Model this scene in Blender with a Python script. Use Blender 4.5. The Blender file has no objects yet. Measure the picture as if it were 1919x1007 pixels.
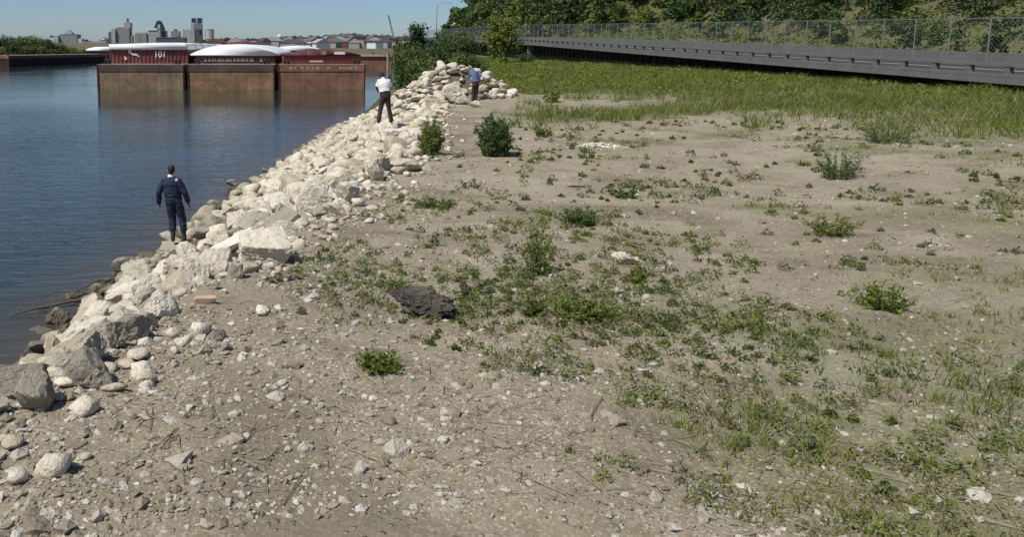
import bpy, bmesh, math, random
import numpy as np
from mathutils import Vector, Matrix, noise as mnoise

S = bpy.context.scene
COL = S.collection
random.seed(7)
RNG = np.random.default_rng(11)

# ------------------------------------------------------------------ camera, light, exposure
CAM_H, FPX = 5.05, 1500.0
PITCH = math.atan(211.0 / 1500.0)
cam_data = bpy.data.cameras.new('camera')
cam_data.sensor_width = 36.0
cam_data.lens = 36.0 * FPX / 1919.0
cam_data.shift_x = (959.5 - 600.0) / 1919.0
cam_data.shift_y = -(503.5 - 301.0) / 1919.0
cam_data.clip_start, cam_data.clip_end = 0.1, 20000.0
cam = bpy.data.objects.new('camera', cam_data)
COL.objects.link(cam)
cam.location = (0, 0, CAM_H)
cam.rotation_euler = (math.pi / 2 - PITCH, 0, 0)
S.camera = cam

SUN_EL = math.radians(56)
SUN_DIR = Vector((-0.80, -0.55, 0)).normalized() * math.cos(SUN_EL)
SUN_DIR.z = math.sin(SUN_EL)
sun_data = bpy.data.lights.new('sun', 'SUN')
sun_data.energy, sun_data.angle, sun_data.color = 4.3, math.radians(0.5), (1.0, 0.965, 0.90)
sun = bpy.data.objects.new('sun', sun_data)
COL.objects.link(sun)
sun.rotation_euler = SUN_DIR.to_track_quat('Z', 'Y').to_euler()
sun.location = (-40, -20, 80)

world = bpy.data.worlds.new('World')
S.world = world
world.use_nodes = True
wn = world.node_tree.nodes
wl = world.node_tree.links
wn.clear()
w_out = wn.new('ShaderNodeOutputWorld')
w_bg = wn.new('ShaderNodeBackground')
w_sky = wn.new('ShaderNodeTexSky')
w_sky.sky_type = 'NISHITA'
w_sky.sun_disc = False
w_sky.sun_elevation = SUN_EL
w_sky.sun_rotation = math.atan2(SUN_DIR.x, SUN_DIR.y)
w_sky.altitude = 200
w_sky.air_density, w_sky.dust_density, w_sky.ozone_density = 0.8, 0.6, 6.5
w_bg.inputs['Strength'].default_value = 0.09
wl.new(w_sky.outputs[0], w_bg.inputs[0])
wl.new(w_bg.outputs[0], w_out.inputs[0])

S.view_settings.view_transform = 'Standard'
S.view_settings.look = 'None'
S.view_settings.exposure = 0.0
S.view_settings.gamma = 1.0
S.view_settings.use_curve_mapping = False
S.render.engine = 'CYCLES'
S.cycles.max_bounces = 5
S.cycles.transparent_max_bounces = 4
S.cycles.use_denoising = True


# ------------------------------------------------------------------ picture -> world (surveying helpers)
def ray(px, py):
    x = (px - 600) / FPX
    y = -(py - 301) / FPX
    return Vector((x, math.cos(PITCH) + y * math.sin(PITCH), -math.sin(PITCH) + y * math.cos(PITCH)))


def at_z(px, py, z):
    r = ray(px, py)
    k = (z - CAM_H) / r.z
    return Vector((r.x * k, r.y * k, z))


def at_y(px, py, Y):
    r = ray(px, py)
    k = Y / r.y
    return Vector((r.x * k, Y, CAM_H + r.z * k))


# ------------------------------------------------------------------ terrain
TOE_Y = np.array([-30, 0, 5, 9, 14.0, 16.0, 17.3, 19.4, 22, 27.4, 33.6, 38.9, 50.8, 66.5, 128, 257, 420, 900])
TOE_X = np.array([-9.5, -6.7, -5.7, -5.05, -4.5, -4.45, -4.4, -4.0, -3.6, -2.8, -1.8, -1.05, 1.0, 4.0, 12.3, 25, 40, 80.0])
CR_Y = np.array([-30, 0, 3, 5.84, 7.52, 9.65, 11.51, 14.35, 18.77, 26.5, 37.6, 50, 66, 128, 257, 420, 900])
CR_X = np.array([-6, -2.5, -1.85, -1.21, -.83, -.36, .16, .97, 2.1, 3.5, 5.9, 8.3, 11.5, 20, 32, 46, 88.0])
ZC_Y = np.array([-30, 0, 3, 6, 7.5, 9.65, 11.5, 14.35, 18.8, 26.5, 40, 100, 400])
ZC_Z = np.array([3.4, 3.35, 3.22, 3.02, 2.88, 2.72, 2.66, 2.6, 2.55, 2.5, 2.5, 2.7, 3.0])
ZW_Y = np.array([-30, 0, 40, 90, 130, 250, 480.])
ZW_Z = np.array([3.5, 3.3, 2.8, 2.9, 3.1, 3.8, 4.5])
ZR_Y = np.array([-60, 0, 38, 87, 130, 189, 240, 480.])
ZR_Z = np.array([3.3, 3.3, 3.55, 4.75, 5.85, 6.9, 7.6, 9.0])
XW_Y = np.array([-60, 60, 120, 145, 163, 200, 500.])
XW_X = np.array([49, 50, 53, 57, 50, 48, 47.])
ROAD_X0, ROAD_X1 = 34.0, 45.5


def sstep(a, b, v):
    t = np.clip((v - a) / (b - a), 0, 1)
    return t * t * (3 - 2 * t)


def fnoise(x, y, s, seed=0.0):
    """cheap smooth noise from summed sines, vectorised"""
    x = x / s + seed * 13.7
    y = y / s - seed * 7.3
    return (np.sin(x * 1.7 + 1.3 * np.sin(y * 1.1 + seed)) * np.cos(y * 1.9 + 1.1 * np.sin(x * 0.9 - seed)) +
            0.5 * np.sin(x * 3.9 + y * 2.3 + 1.7 * np.sin(y * 2.9)) * np.cos(y * 4.3 - x * 1.2)) / 1.5


def zg(x, y, detail=True):
    x = np.asarray(x, float)
    y = np.asarray(y, float)
    toe = np.interp(y, TOE_Y, TOE_X)
    cr = np.interp(y, CR_Y, CR_X)
    zc = np.interp(y, ZC_Y, ZC_Z)
    t = (x - toe) / (cr - toe)
    tc = np.clip(t, 0, 1)
    bank = zc * (1 - (1 - tc) ** 1.12)
    bank = np.where(t < 0, np.maximum(0.36 * (x - toe), -2.5), bank)
    zw = np.interp(y, ZW_Y, ZW_Z)
    land = zc + (zw - zc) * sstep(2, 28, x - cr)
    z = np.where(t < 1, bank, land)
    # rock mound on the bank
    z = z + 1.55 * np.exp(-((x - 6.9) / 2.3) ** 2 - ((y - 40.6) / 1.75) ** 2)
    z = z + 0.7 * np.exp(-((x - 4.4) / 1.6) ** 2 - ((y - 39.5) / 2.2) ** 2)
    # road fill and bluff
    zr = np.interp(y, ZR_Y, ZR_Z)
    xw = np.interp(y, XW_Y, XW_X)
    endf = 1 - sstep(305, 350, y)
    fill = sstep(36.6, 36.9, x) * endf
    z = z + (zr - 0.35 - z) * fill
    hill = 0.25 * np.clip(x - 47, 0, None) * (x < xw) + np.where(x >= xw, 0.25 * np.clip(xw - 47, 0, None) + 9.0 * sstep(0, 17, x - xw), 0)
    z = z + hill * endf
    # far bank on the left and the land beyond the river bend
    lb = sstep(0, 6, (-100.5 + .17 * (y - 216)) - x) * sstep(120, 170, y)
    fb = sstep(400, 425, y)
    low = np.maximum(lb, fb)
    z = np.maximum(z, -2.5 + 4.6 * low)
    z = z + np.clip((y - 430) * 0.0125, 0, 12) * fb
    z = z + 7.0 * np.exp(-((x / np.maximum(y, 1) - .025) / .06) ** 2) * sstep(650, 1150, y)
    if detail:
        near = np.exp(-y / 60.0) * (t > 0.9)
        z = z + near * (0.05 * fnoise(x, y, 1.6, 1) + 0.025 * fnoise(x, y, .5, 2) + 0.010 * fnoise(x, y, .17, 3))
        z = z + (t > 1) * (x < 33) * 0.12 * fnoise(x, y, 7, 4) * sstep(1, 5, x - cr)
    return z


def zg1(x, y):
    return float(zg(np.array([x]), np.array([y]))[0])


def ground_at(px, py, lift=0.0):
    """first point of the ground that the picture point (px, py) looks at"""
    r = ray(px, py)
    k = np.geomspace(3, 600, 6000)
    z = CAM_H + r.z * k
    d = z - zg(r.x * k, r.y * k) - lift
    i = int(np.argmax(d < 0))
    if d[i] >= 0:
        i = len(k) - 1
    return Vector((r.x * k[i], r.y * k[i], float(z[i])))


# ------------------------------------------------------------------ object helpers
def tag(o, label=None, cat=None, group=None, kind=None):
    if label: o['label'] = label
    if cat: o['category'] = cat
    if group: o['group'] = group
    if kind: o['kind'] = kind
    return o


def link(name, me, mat=None, parent=None, loc=None):
    o = bpy.data.objects.new(name, me)
    COL.objects.link(o)
    if mat is not None and me is not None:
        me.materials.clear()
        me.materials.append(mat)
    if parent is not None:
        o.parent = parent
    if loc is not None:
        o.location = loc
    return o


def empty(name, loc, rz=0.0):
    o = bpy.data.objects.new(name, None)
    COL.objects.link(o)
    o.empty_display_size = 0.3
    o.location = loc
    o.rotation_euler = (0, 0, rz)
    return o


def np_mesh(name, V, F, smooth=False, extra=None):
    """mesh from an (n,3) array and an (m,k) array (or a list of such arrays)"""
    me = bpy.data.meshes.new(name)
    Fs = F if isinstance(F, list) else [F]
    V = np.ascontiguousarray(V, dtype=np.float32)
    me.vertices.add(len(V))
    me.vertices.foreach_set('co', V.ravel())
    loops = np.concatenate([f.ravel() for f in Fs]).astype(np.int32)
    tot = np.concatenate([np.full(len(f), f.shape[1]) for f in Fs]).astype(np.int32)
    start = np.concatenate([[0], np.cumsum(tot)[:-1]]).astype(np.int32)
    me.loops.add(len(loops))
    me.loops.foreach_set('vertex_index', loops)
    me.polygons.add(len(tot))
    me.polygons.foreach_set('loop_start', start)
    me.polygons.foreach_set('loop_total', tot)
    me.polygons.foreach_set('use_smooth', np.full(len(tot), smooth, dtype=bool))
    me.update(calc_edges=True)
    me.validate()
    return me


class MB:
    """collects simple shapes for one mesh"""
    def __init__(self):
        self.v, self.f = [], []

    def add(self, verts, faces):
        n = len(self.v)
        self.v += [tuple(v) for v in verts]
        self.f += [tuple(i + n for i in f) for f in faces]
        return self

    def box(self, x0, x1, y0, y1, z0, z1):
        v = [(x0, y0, z0), (x1, y0, z0), (x1, y1, z0), (x0, y1, z0), (x0, y0, z1), (x1, y0, z1), (x1, y1, z1), (x0, y1, z1)]
        return self.add(v, [(3, 2, 1, 0), (4, 5, 6, 7), (0, 1, 5, 4), (1, 2, 6, 5), (2, 3, 7, 6), (3, 0, 4, 7)])

    def tube(self, pts, radii, n=8, caps=True):
        pts = [Vector(p) for p in pts]
        if not hasattr(radii, '__len__'): radii = [radii] * len(pts)
        rings = []
        ref = None
        for i, p in enumerate(pts):
            d = (pts[min(i + 1, len(pts) - 1)] - pts[max(i - 1, 0)]).normalized()
            if ref is None:
                ref = Vector((1, 0, 0)) if abs(d.x) < .8 else Vector((0, 1, 0))
            a = (ref - d * ref.dot(d)).normalized()
            ref = a
            b = d.cross(a)
            rings.append([p + (a * math.cos(2 * math.pi * k / n) + b * math.sin(2 * math.pi * k / n)) * radii[i] for k in range(n)])
        v = [q for r in rings for q in r]
        f = []
        for i in range(len(pts) - 1):
            for k in range(n):
                f.append((i * n + k, i * n + (k + 1) % n, (i + 1) * n + (k + 1) % n, (i + 1) * n + k))
        if caps:
            f.append(tuple(reversed(range(n))))
            f.append(tuple((len(pts) - 1) * n + k for k in range(n)))
        return self.add(v, f)

    def prism(self, outline, y0, y1):
        """outline of (x,z) points extruded along y"""
        n = len(outline)
        v = [(x, y0, z) for x, z in outline] + [(x, y1, z) for x, z in outline]
        f = [tuple(range(n)), tuple(reversed(range(n, 2 * n)))]
        f += [(k, k + n, (k + 1) % n + n, (k + 1) % n) for k in range(n)]
        return self.add(v, f)

    def lathe(self, prof, n=14, cx=0, cy=0):
        v, f = [], []
        for r, z in prof:
            v += [(cx + r * math.cos(2 * math.pi * k / n), cy + r * math.sin(2 * math.pi * k / n), z) for k in range(n)]
        for i in range(len(prof) - 1):
            for k in range(n):
                f.append((i * n + k, i * n + (k + 1) % n, (i + 1) * n + (k + 1) % n, (i + 1) * n + k))
        f.append(tuple(reversed(range(n))))
        f.append(tuple((len(prof) - 1) * n + k for k in range(n)))
        return self.add(v, f)

    def mesh(self, name, smooth=False, recalc=True):
        me = bpy.data.meshes.new(name)
        me.from_pydata(self.v, [], self.f)
        if recalc:
            bm = bmesh.new()
            bm.from_mesh(me)
            bmesh.ops.recalc_face_normals(bm, faces=bm.faces)
            bm.to_mesh(me)
            bm.free()
        for p in me.polygons: p.use_smooth = smooth
        me.update()
        return me

    def build(self, name, mat, parent=None, smooth=False, bevel=0.0):
        o = link(name, self.mesh(name, smooth), mat, parent)
        if bevel:
            m = o.modifiers.new('bevel', 'BEVEL')
            m.width, m.segments, m.limit_method = bevel, 2, 'ANGLE'
        return o


# ------------------------------------------------------------------ materials
def new_mat(name):
    m = bpy.data.materials.new(name)
    m.use_nodes = True
    nt = m.node_tree
    b = nt.nodes['Principled BSDF']
    return m, nt, b


def ramp(nt, fac, stops):
    r = nt.nodes.new('ShaderNodeValToRGB')
    el = r.color_ramp.elements
    el[0].position, el[0].color = stops[0][0], (*stops[0][1], 1)
    el[1].position, el[1].color = stops[-1][0], (*stops[-1][1], 1)
    for p, c in stops[1:-1]:
        e = el.new(p)
        e.color = (*c, 1)
    nt.links.new(fac, r.inputs[0])
    return r.outputs[0]


def noise_tex(nt, scale, detail=4, rough=.55, vec=None, dist=0.0):
    n = nt.nodes.new('ShaderNodeTexNoise')
    n.inputs['Scale'].default_value = scale
    n.inputs['Detail'].default_value = detail
    n.inputs['Roughness'].default_value = rough
    n.inputs['Distortion'].default_value = dist
    if vec is not None: nt.links.new(vec, n.inputs['Vector'])
    return n.outputs[0]


def geo_pos(nt):
    return nt.nodes.new('ShaderNodeNewGeometry').outputs['Position']


def obj_pos(nt):
    return nt.nodes.new('ShaderNodeTexCoord').outputs['Object']


def mix(nt, fac, a, b, mode='MIX'):
    m = nt.nodes.new('ShaderNodeMix')
    m.data_type = 'RGBA'
    m.blend_type = mode
    for s, v in ((m.inputs[0], fac), (m.inputs[6], a), (m.inputs[7], b)):
        if hasattr(v, 'links'): nt.links.new(v, s)
        elif isinstance(v, tuple): s.default_value = (*v, 1)
        else: s.default_value = v
    return m.outputs[2]


def math_n(nt, op, a, b=None, clamp=False):
    m = nt.nodes.new('ShaderNodeMath')
    m.operation = op
    m.use_clamp = clamp
    for s, v in zip(m.inputs, (a, b)):
        if v is None: continue
        if hasattr(v, 'links'): nt.links.new(v, s)
        else: s.default_value = v
    return m.outputs[0]


def map_range(nt, v, a, b, c=0.0, d=1.0):
    m = nt.nodes.new('ShaderNodeMapRange')
    nt.links.new(v, m.inputs[0])
    for i, q in enumerate((a, b, c, d)): m.inputs[i + 1].default_value = q
    return m.outputs[0]


def bump(nt, b, height, strength=.5, dist=.02):
    n = nt.nodes.new('ShaderNodeBump')
    n.inputs['Strength'].default_value = strength
    n.inputs['Distance'].default_value = dist
    nt.links.new(height, n.inputs['Height'])
    nt.links.new(n.outputs[0], b.inputs['Normal'])


def plain(name, col, rough=.7, var=.25, scale=3.0, bumpd=0.0, spec=.3, metal=0.0):
    """a colour broken up by two scales of wear"""
    m, nt, b = new_mat(name)
    v = obj_pos(nt)
    n1 = noise_tex(nt, scale, 5, .6, v)
    n2 = noise_tex(nt, scale * 7, 3, .6, v)
    f = math_n(nt, 'ADD', math_n(nt, 'MULTIPLY', n1, .6), math_n(nt, 'MULTIPLY', n2, .4))
    c = ramp(nt, f, [(.3, tuple(q * (1 - var) for q in col)), (.7, tuple(min(1, q * (1 + var)) for q in col))])
    nt.links.new(c, b.inputs['Base Color'])
    b.inputs['Roughness'].default_value = rough
    b.inputs['Specular IOR Level'].default_value = spec
    b.inputs['Metallic'].default_value = metal
    if bumpd: bump(nt, b, n2, .6, bumpd)
    return m


def stone_mat(name, lo, mid, hi, stain=(.20, .17, .12), wet=True):
    m, nt, b = new_mat(name)
    oi = nt.nodes.new('ShaderNodeObjectInfo')
    tc = obj_pos(nt)
    vm = nt.nodes.new('ShaderNodeVectorMath')
    vm.operation = 'ADD'
    nt.links.new(tc, vm.inputs[0])
    cx = nt.nodes.new('ShaderNodeCombineXYZ')
    nt.links.new(math_n(nt, 'MULTIPLY', oi.outputs['Random'], 37.0), cx.inputs[0])
    nt.links.new(math_n(nt, 'MULTIPLY', oi.outputs['Random'], 91.0), cx.inputs[1])
    nt.links.new(cx.outputs[0], vm.inputs[1])
    v = vm.outputs[0]
    n1 = noise_tex(nt, 1.7, 6, .62, v, .4)
    n2 = noise_tex(nt, 7, 6, .65, v)
    n3 = noise_tex(nt, 26, 4, .6, v)
    isl = nt.nodes.new('ShaderNodeNewGeometry').outputs['Random Per Island']
    rnd = math_n(nt, 'FRACT', math_n(nt, 'ADD', oi.outputs['Random'], isl))
    f = math_n(nt, 'ADD', math_n(nt, 'MULTIPLY', rnd, .62), math_n(nt, 'MULTIPLY', n1, .38))
    c = ramp(nt, f, [(.12, lo), (.45, mid), (.85, hi)])
    st = ramp(nt, n2, [(.50, (0, 0, 0)), (.68, (1, 1, 1))])
    c = mix(nt, math_n(nt, 'MULTIPLY', st, .58), c, stain)
    pit = ramp(nt, n3, [(.30, (1, 1, 1)), (.42, (0, 0, 0))])
    c = mix(nt, math_n(nt, 'MULTIPLY', pit, .35), c, tuple(q * .55 for q in stain))
    if wet:
        sx = nt.nodes.new('ShaderNodeSeparateXYZ')
        nt.links.new(geo_pos(nt), sx.inputs[0])
        wz = math_n(nt, 'ADD', sx.outputs[2], math_n(nt, 'MULTIPLY', n2, -.25))
        wf = map_range(nt, wz, .18, .0)
        c = mix(nt, math_n(nt, 'MULTIPLY', wf, .85), c, (.045, .04, .028))
        alg = math_n(nt, 'MULTIPLY', map_range(nt, wz, .6, .15), .45)
        c = mix(nt, alg, c, (.17, .15, .085))
    nt.links.new(c, b.inputs['Base Color'])
    b.inputs['Roughness'].default_value = .9
    b.inputs['Specular IOR Level'].default_value = .2
    h = math_n(nt, 'ADD', math_n(nt, 'MULTIPLY', n2, .7), math_n(nt, 'MULTIPLY', n3, .3))
    bump(nt, b, h, .9, .07)
    return m


def leaf_mat(name, cols, trans=.25, rough=.55):
    m, nt, b = new_mat(name)
    g = nt.nodes.new('ShaderNodeNewGeometry')
    oi = nt.nodes.new('ShaderNodeObjectInfo')
    n = noise_tex(nt, .4, 5, .65, g.outputs['Position'], .5)
    n = map_range(nt, n, .3, .7)
    f = math_n(nt, 'ADD', math_n(nt, 'MULTIPLY', g.outputs['Random Per Island'], .55), math_n(nt, 'MULTIPLY', n, .45))
    f = math_n(nt, 'ADD', f, math_n(nt, 'MULTIPLY', math_n(nt, 'SUBTRACT', oi.outputs['Random'], .5), .25), True)
    c = ramp(nt, f, [(.2, cols[0]), (.5, cols[1]), (.85, cols[2])])
    nt.links.new(c, b.inputs['Base Color'])
    b.inputs['Roughness'].default_value = rough
    b.inputs['Specular IOR Level'].default_value = .25
    tr = nt.nodes.new('ShaderNodeBsdfTranslucent')
    nt.links.new(mix(nt, 1.0, c, (1.0, 1.0, .55), 'MULTIPLY'), tr.inputs[0])
    ms = nt.nodes.new('ShaderNodeMixShader')
    ms.inputs[0].default_value = trans
    nt.links.new(b.outputs[0], ms.inputs[1])
    nt.links.new(tr.outputs[0], ms.inputs[2])
    nt.links.new(ms.outputs[0], nt.nodes['Material Output'].inputs[0])
    return m


def ground_material():
    m, nt, b = new_mat('bank_soil')
    p = geo_pos(nt)
    a = nt.nodes.new('ShaderNodeAttribute')
    a.attribute_name = 'veg'
    n0 = noise_tex(nt, .22, 4, .6, p)
    n1 = noise_tex(nt, 1.3, 6, .65, p, .3)
    n2 = noise_tex(nt, 9, 6, .7, p)
    n3 = noise_tex(nt, 46, 4, .7, p)
    f = math_n(nt, 'ADD', math_n(nt, 'MULTIPLY', n1, .45), math_n(nt, 'ADD', math_n(nt, 'MULTIPLY', n2, .3), math_n(nt, 'MULTIPLY', n3, .25)))
    c = ramp(nt, f, [(.36, (.195, .155, .10)), (.46, (.305, .25, .168)), (.55, (.37, .308, .213)), (.66, (.46, .40, .29))])
    c = mix(nt, map_range(nt, n0, .42, .66, 0, .5), c, (.245, .195, .122))
    vo = nt.nodes.new('ShaderNodeTexVoronoi')
    vo.inputs['Scale'].default_value = 30
    nt.links.new(p, vo.inputs['Vector'])
    sp = nt.nodes.new('ShaderNodeSeparateColor')
    nt.links.new(vo.outputs['Color'], sp.inputs[0])
    fl = math_n(nt, 'MULTIPLY', math_n(nt, 'GREATER_THAN', sp.outputs[0], .78), map_range(nt, vo.outputs['Distance'], .42, .30))
    c = mix(nt, math_n(nt, 'MULTIPLY', fl, .7), c, ramp(nt, sp.outputs[1], [(.2, (.20, .16, .11)), (.6, (.45, .40, .31)), (1, (.58, .54, .45))]))
    v2 = nt.nodes.new('ShaderNodeTexVoronoi')
    v2.inputs['Scale'].default_value = 85
    nt.links.new(p, v2.inputs['Vector'])
    s2 = nt.nodes.new('ShaderNodeSeparateColor')
    nt.links.new(v2.outputs['Color'], s2.inputs[0])
    f2 = math_n(nt, 'GREATER_THAN', s2.outputs[0], .55)
    c = mix(nt, math_n(nt, 'MULTIPLY', f2, .55), c, ramp(nt, s2.outputs[1], [(.1, (.17, .145, .105)), (.5, (.35, .31, .24)), (1, (.58, .54, .45))]))
    nd = noise_tex(nt, .38, 6, .62, p, 1.2)
    c = mix(nt, map_range(nt, nd, .50, .64, 0, .6), c, (.165, .135, .092))
    c = mix(nt, map_range(nt, nd, .45, .34, 0, .5), c, (.40, .36, .28))
    ab = nt.nodes.new('ShaderNodeAttribute')
    ab.attribute_name = 'bank'
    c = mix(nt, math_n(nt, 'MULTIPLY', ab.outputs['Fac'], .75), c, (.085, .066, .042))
    gv = math_n(nt, 'MULTIPLY', math_n(nt, 'MULTIPLY', a.outputs['Fac'], math_n(nt, 'SUBTRACT', 1.0, math_n(nt, 'MULTIPLY', ab.outputs['Fac'], .55))), map_range(nt, math_n(nt, 'ADD', n1, math_n(nt, 'MULTIPLY', n2, .35)), .48, .86, .45, 1.3), True)
    gc = ramp(nt, n2, [(.3, (.070, .085, .030)), (.55, (.115, .142, .045)), (.75, (.18, .185, .085))])
    c = mix(nt, gv, c, gc)
    sx = nt.nodes.new('ShaderNodeSeparateXYZ')
    nt.links.new(p, sx.inputs[0])
    wf = map_range(nt, sx.outputs[2], .35, .05)
    c = mix(nt, math_n(nt, 'MULTIPLY', wf, .8), c, (.055, .042, .028))
    nt.links.new(c, b.inputs['Base Color'])
    b.inputs['Roughness'].default_value = .95
    b.inputs['Specular IOR Level'].default_value = .15
    h = math_n(nt, 'ADD', math_n(nt, 'MULTIPLY', n2, .5), math_n(nt, 'ADD', math_n(nt, 'MULTIPLY', n3, .3), math_n(nt, 'MULTIPLY', fl, .35)))
    bump(nt, b, h, .9, .035)
    return m


def water_material():
    m, nt, b = new_mat('river_water')
    p = geo_pos(nt)
    mp = nt.nodes.new('ShaderNodeMapping')
    mp.inputs['Rotation'].default_value = (0, 0, math.radians(-20))
    mp.inputs['Scale'].default_value = (.45, 1.5, 1)
    nt.links.new(p, mp.inputs[0])
    n1 = noise_tex(nt, 1.1, 3, .5, mp.outputs[0], .6)
    n2 = noise_tex(nt, 3.6, 3, .55, mp.outputs[0], .4)
    n3 = noise_tex(nt, .06, 3, .5, p)
    sy = nt.nodes.new('ShaderNodeSeparateXYZ')
    nt.links.new(p, sy.inputs[0])
    lee = map_range(nt, sy.outputs[1], 25, 75, 1.0, .22)      # calm water in the lee of the moored barges
    amp = math_n(nt, 'MULTIPLY', map_range(nt, n3, .35, .68, .5, 1.1), lee)
    h = math_n(nt, 'MULTIPLY', math_n(nt, 'ADD', math_n(nt, 'MULTIPLY', n1, .72), math_n(nt, 'MULTIPLY', n2, .28)), amp)
    bump(nt, b, h, 1.0, .11)
    c = ramp(nt, noise_tex(nt, .12, 3, .5, p), [(.3, (.026, .040, .036)), (.7, (.040, .050, .040))])
    dp = nt.nodes.new('ShaderNodeAttribute')
    dp.attribute_name = 'depth'
    c = mix(nt, map_range(nt, dp.outputs['Fac'], 0.0, .9, .9, 0), c, (.085, .064, .042))
    nt.links.new(c, b.inputs['Base Color'])
    b.inputs['Roughness'].default_value = .05
    b.inputs['IOR'].default_value = 1.33
    b.inputs['Specular IOR Level'].default_value = .5
    return m


def rust_material(name, base, dark, light, streak=.5, red=0.0):
    """weathered hull plate: vertical runs of rust over blotches"""
    m, nt, b = new_mat(name)
    tc = obj_pos(nt)
    mp = nt.nodes.new('ShaderNodeMapping')
    mp.inputs['Scale'].default_value = (1.6, 1.6, .12)
    nt.links.new(tc, mp.inputs[0])
    s = noise_tex(nt, 2.2, 5, .65, mp.outputs[0])
    n1 = noise_tex(nt, .7, 6, .65, tc, .5)
    n2 = noise_tex(nt, 9, 4, .6, tc)
    c = ramp(nt, n1, [(.3, dark), (.52, base), (.72, light)])
    c = mix(nt, math_n(nt, 'MULTIPLY', map_range(nt, s, .45, .68), streak), c, dark)
    mp2 = nt.nodes.new('ShaderNodeMapping')
    mp2.inputs['Scale'].default_value = (.12, .12, 2.4)
    nt.links.new(tc, mp2.inputs[0])
    h2 = noise_tex(nt, 1.0, 4, .6, mp2.outputs[0])
    c = mix(nt, math_n(nt, 'MULTIPLY', map_range(nt, h2, .5, .7), .5), c, light)
    c = mix(nt, math_n(nt, 'MULTIPLY', map_range(nt, n2, .55, .72), .35), c, tuple(q * .6 for q in dark))
    nt.links.new(c, b.inputs['Base Color'])
    b.inputs['Roughness'].default_value = .8
    b.inputs['Specular IOR Level'].default_value = .2
    bump(nt, b, n2, .4, .02)
    return m


M = {}
M['ground'] = ground_material()
M['water'] = water_material()
M['stone'] = stone_mat('limestone', (0.433, 0.370, 0.259), (0.618, 0.545, 0.414), (0.752, 0.680, 0.548))
M['stone_white'] = stone_mat('white_limestone', (0.618, 0.549, 0.423), (0.700, 0.630, 0.500), (0.772, 0.710, 0.586), (0.474, 0.400, 0.279))
M['stone_grey'] = stone_mat('grey_limestone', (0.332, 0.298, 0.232), (0.420, 0.379, 0.296), (0.490, 0.443, 0.353), (0.228, 0.196, 0.144))
M['stone_tan'] = stone_mat('tan_limestone', (.40, .345, .24), (.50, .44, .32), (.59, .53, .42), (.26, .215, .14))
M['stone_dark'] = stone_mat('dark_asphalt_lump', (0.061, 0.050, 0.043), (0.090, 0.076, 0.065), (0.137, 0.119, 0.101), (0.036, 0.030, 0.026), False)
M['stone_gravel'] = stone_mat('gravel_stone', (.17, .135, .095), (.35, .30, .225), (.62, .58, .49), (.18, .15, .11), False)
M['brick'] = plain('orange_brick', (.50, .36, .25), .9, .3, 14, .004)
M['hull_olive'] = rust_material('hull_brown', (0.275, 0.188, 0.115), (0.138, 0.088, 0.057), (0.380, 0.271, 0.164))
M['hull_tan'] = rust_material('hull_tan', (0.292, 0.173, 0.091), (0.154, 0.085, 0.047), (0.437, 0.286, 0.157))
M['hull_red'] = rust_material('hull_rust', (0.266, 0.139, 0.086), (0.149, 0.071, 0.045), (0.352, 0.206, 0.132))
M['hull_band'] = rust_material('hull_upper_band', (0.115, 0.084, 0.070), (0.068, 0.049, 0.043), (0.189, 0.142, 0.115))
M['hull_dark'] = rust_material('hull_dark_maroon', (.060, .026, .026), (.03, .016, .018), (.10, .05, .044))
M['red_paint'] = rust_material('coaming_red', (.22, .080, .070), (.13, .045, .040), (.30, .13, .115), .6)
M['red_bright'] = rust_material('coaming_bright_red', (.31, .085, .072), (.22, .06, .05), (.40, .14, .12), .25)
M['lid_maroon'] = rust_material('cover_maroon', (.125, .055, .050), (.06, .022, .022), (.19, .11, .10), .4)
M['lid_white'] = plain('cover_white', (.80, .82, .81), .45, .05, .8, 0, .4)
M['lid_edge'] = plain('cover_black_gasket', (.02, .019, .018), .8, .2)  # near-black strip under the cover panels
M['deck'] = rust_material('deck_plate', (0.260, 0.202, 0.156), (0.130, 0.098, 0.078), (0.390, 0.325, 0.260), .1)
M['white_mark'] = plain('white_lettering', (.78, .75, .70), .7, .12, 4)
M['pale_mark'] = plain('worn_pale_lettering', (.36, .29, .24), .8, .3, 5)
M['pink_mark'] = plain('faded_pink_patch', (.66, .42, .37), .8, .2, 5)
M['concrete'] = plain('road_concrete', (.15, .147, .137), .9, .22, .8, .006)
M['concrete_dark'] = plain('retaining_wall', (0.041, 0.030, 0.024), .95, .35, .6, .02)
M['asphalt'] = plain('asphalt', (.055, .055, .055), .92, .2, 2, .004)
M['steel'] = plain('galvanised_steel', (.30, .31, .31), .5, .15, 5, 0, .5, .6)
M['dark_steel'] = plain('dark_steel', (.07, .07, .075), .6, .25, 4)
M['line_white'] = plain('road_paint_white', (.75, .75, .72), .8, .1, 3)
M['bark'] = plain('bark', (.085, .065, .045), .95, .4, 6, .02)
M['stem'] = plain('weed_stem', (.13, .15, .055), .8, .3, 8)
M['drift'] = plain('driftwood', (.11, .082, .058), .9, .45, 5, .008)
M['stick'] = plain('dead_wood', (.27, .22, .155), .9, .4, 9, .004)
M['leaf_dark'] = leaf_mat('leaf_dark', [(0.035, 0.059, 0.024), (0.066, 0.108, 0.035), (0.122, 0.174, 0.055)])
M['leaf_mid'] = leaf_mat('leaf_mid', [(0.053, 0.086, 0.026), (0.096, 0.143, 0.042), (0.168, 0.215, 0.065)])
M['leaf_light'] = leaf_mat('leaf_light', [(0.096, 0.126, 0.024), (0.161, 0.204, 0.039), (0.244, 0.269, 0.067)])
M['leaf_bush'] = leaf_mat('leaf_bush', [(0.043, 0.081, 0.029), (0.087, 0.143, 0.044), (0.160, 0.218, 0.070)], .25)
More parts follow.
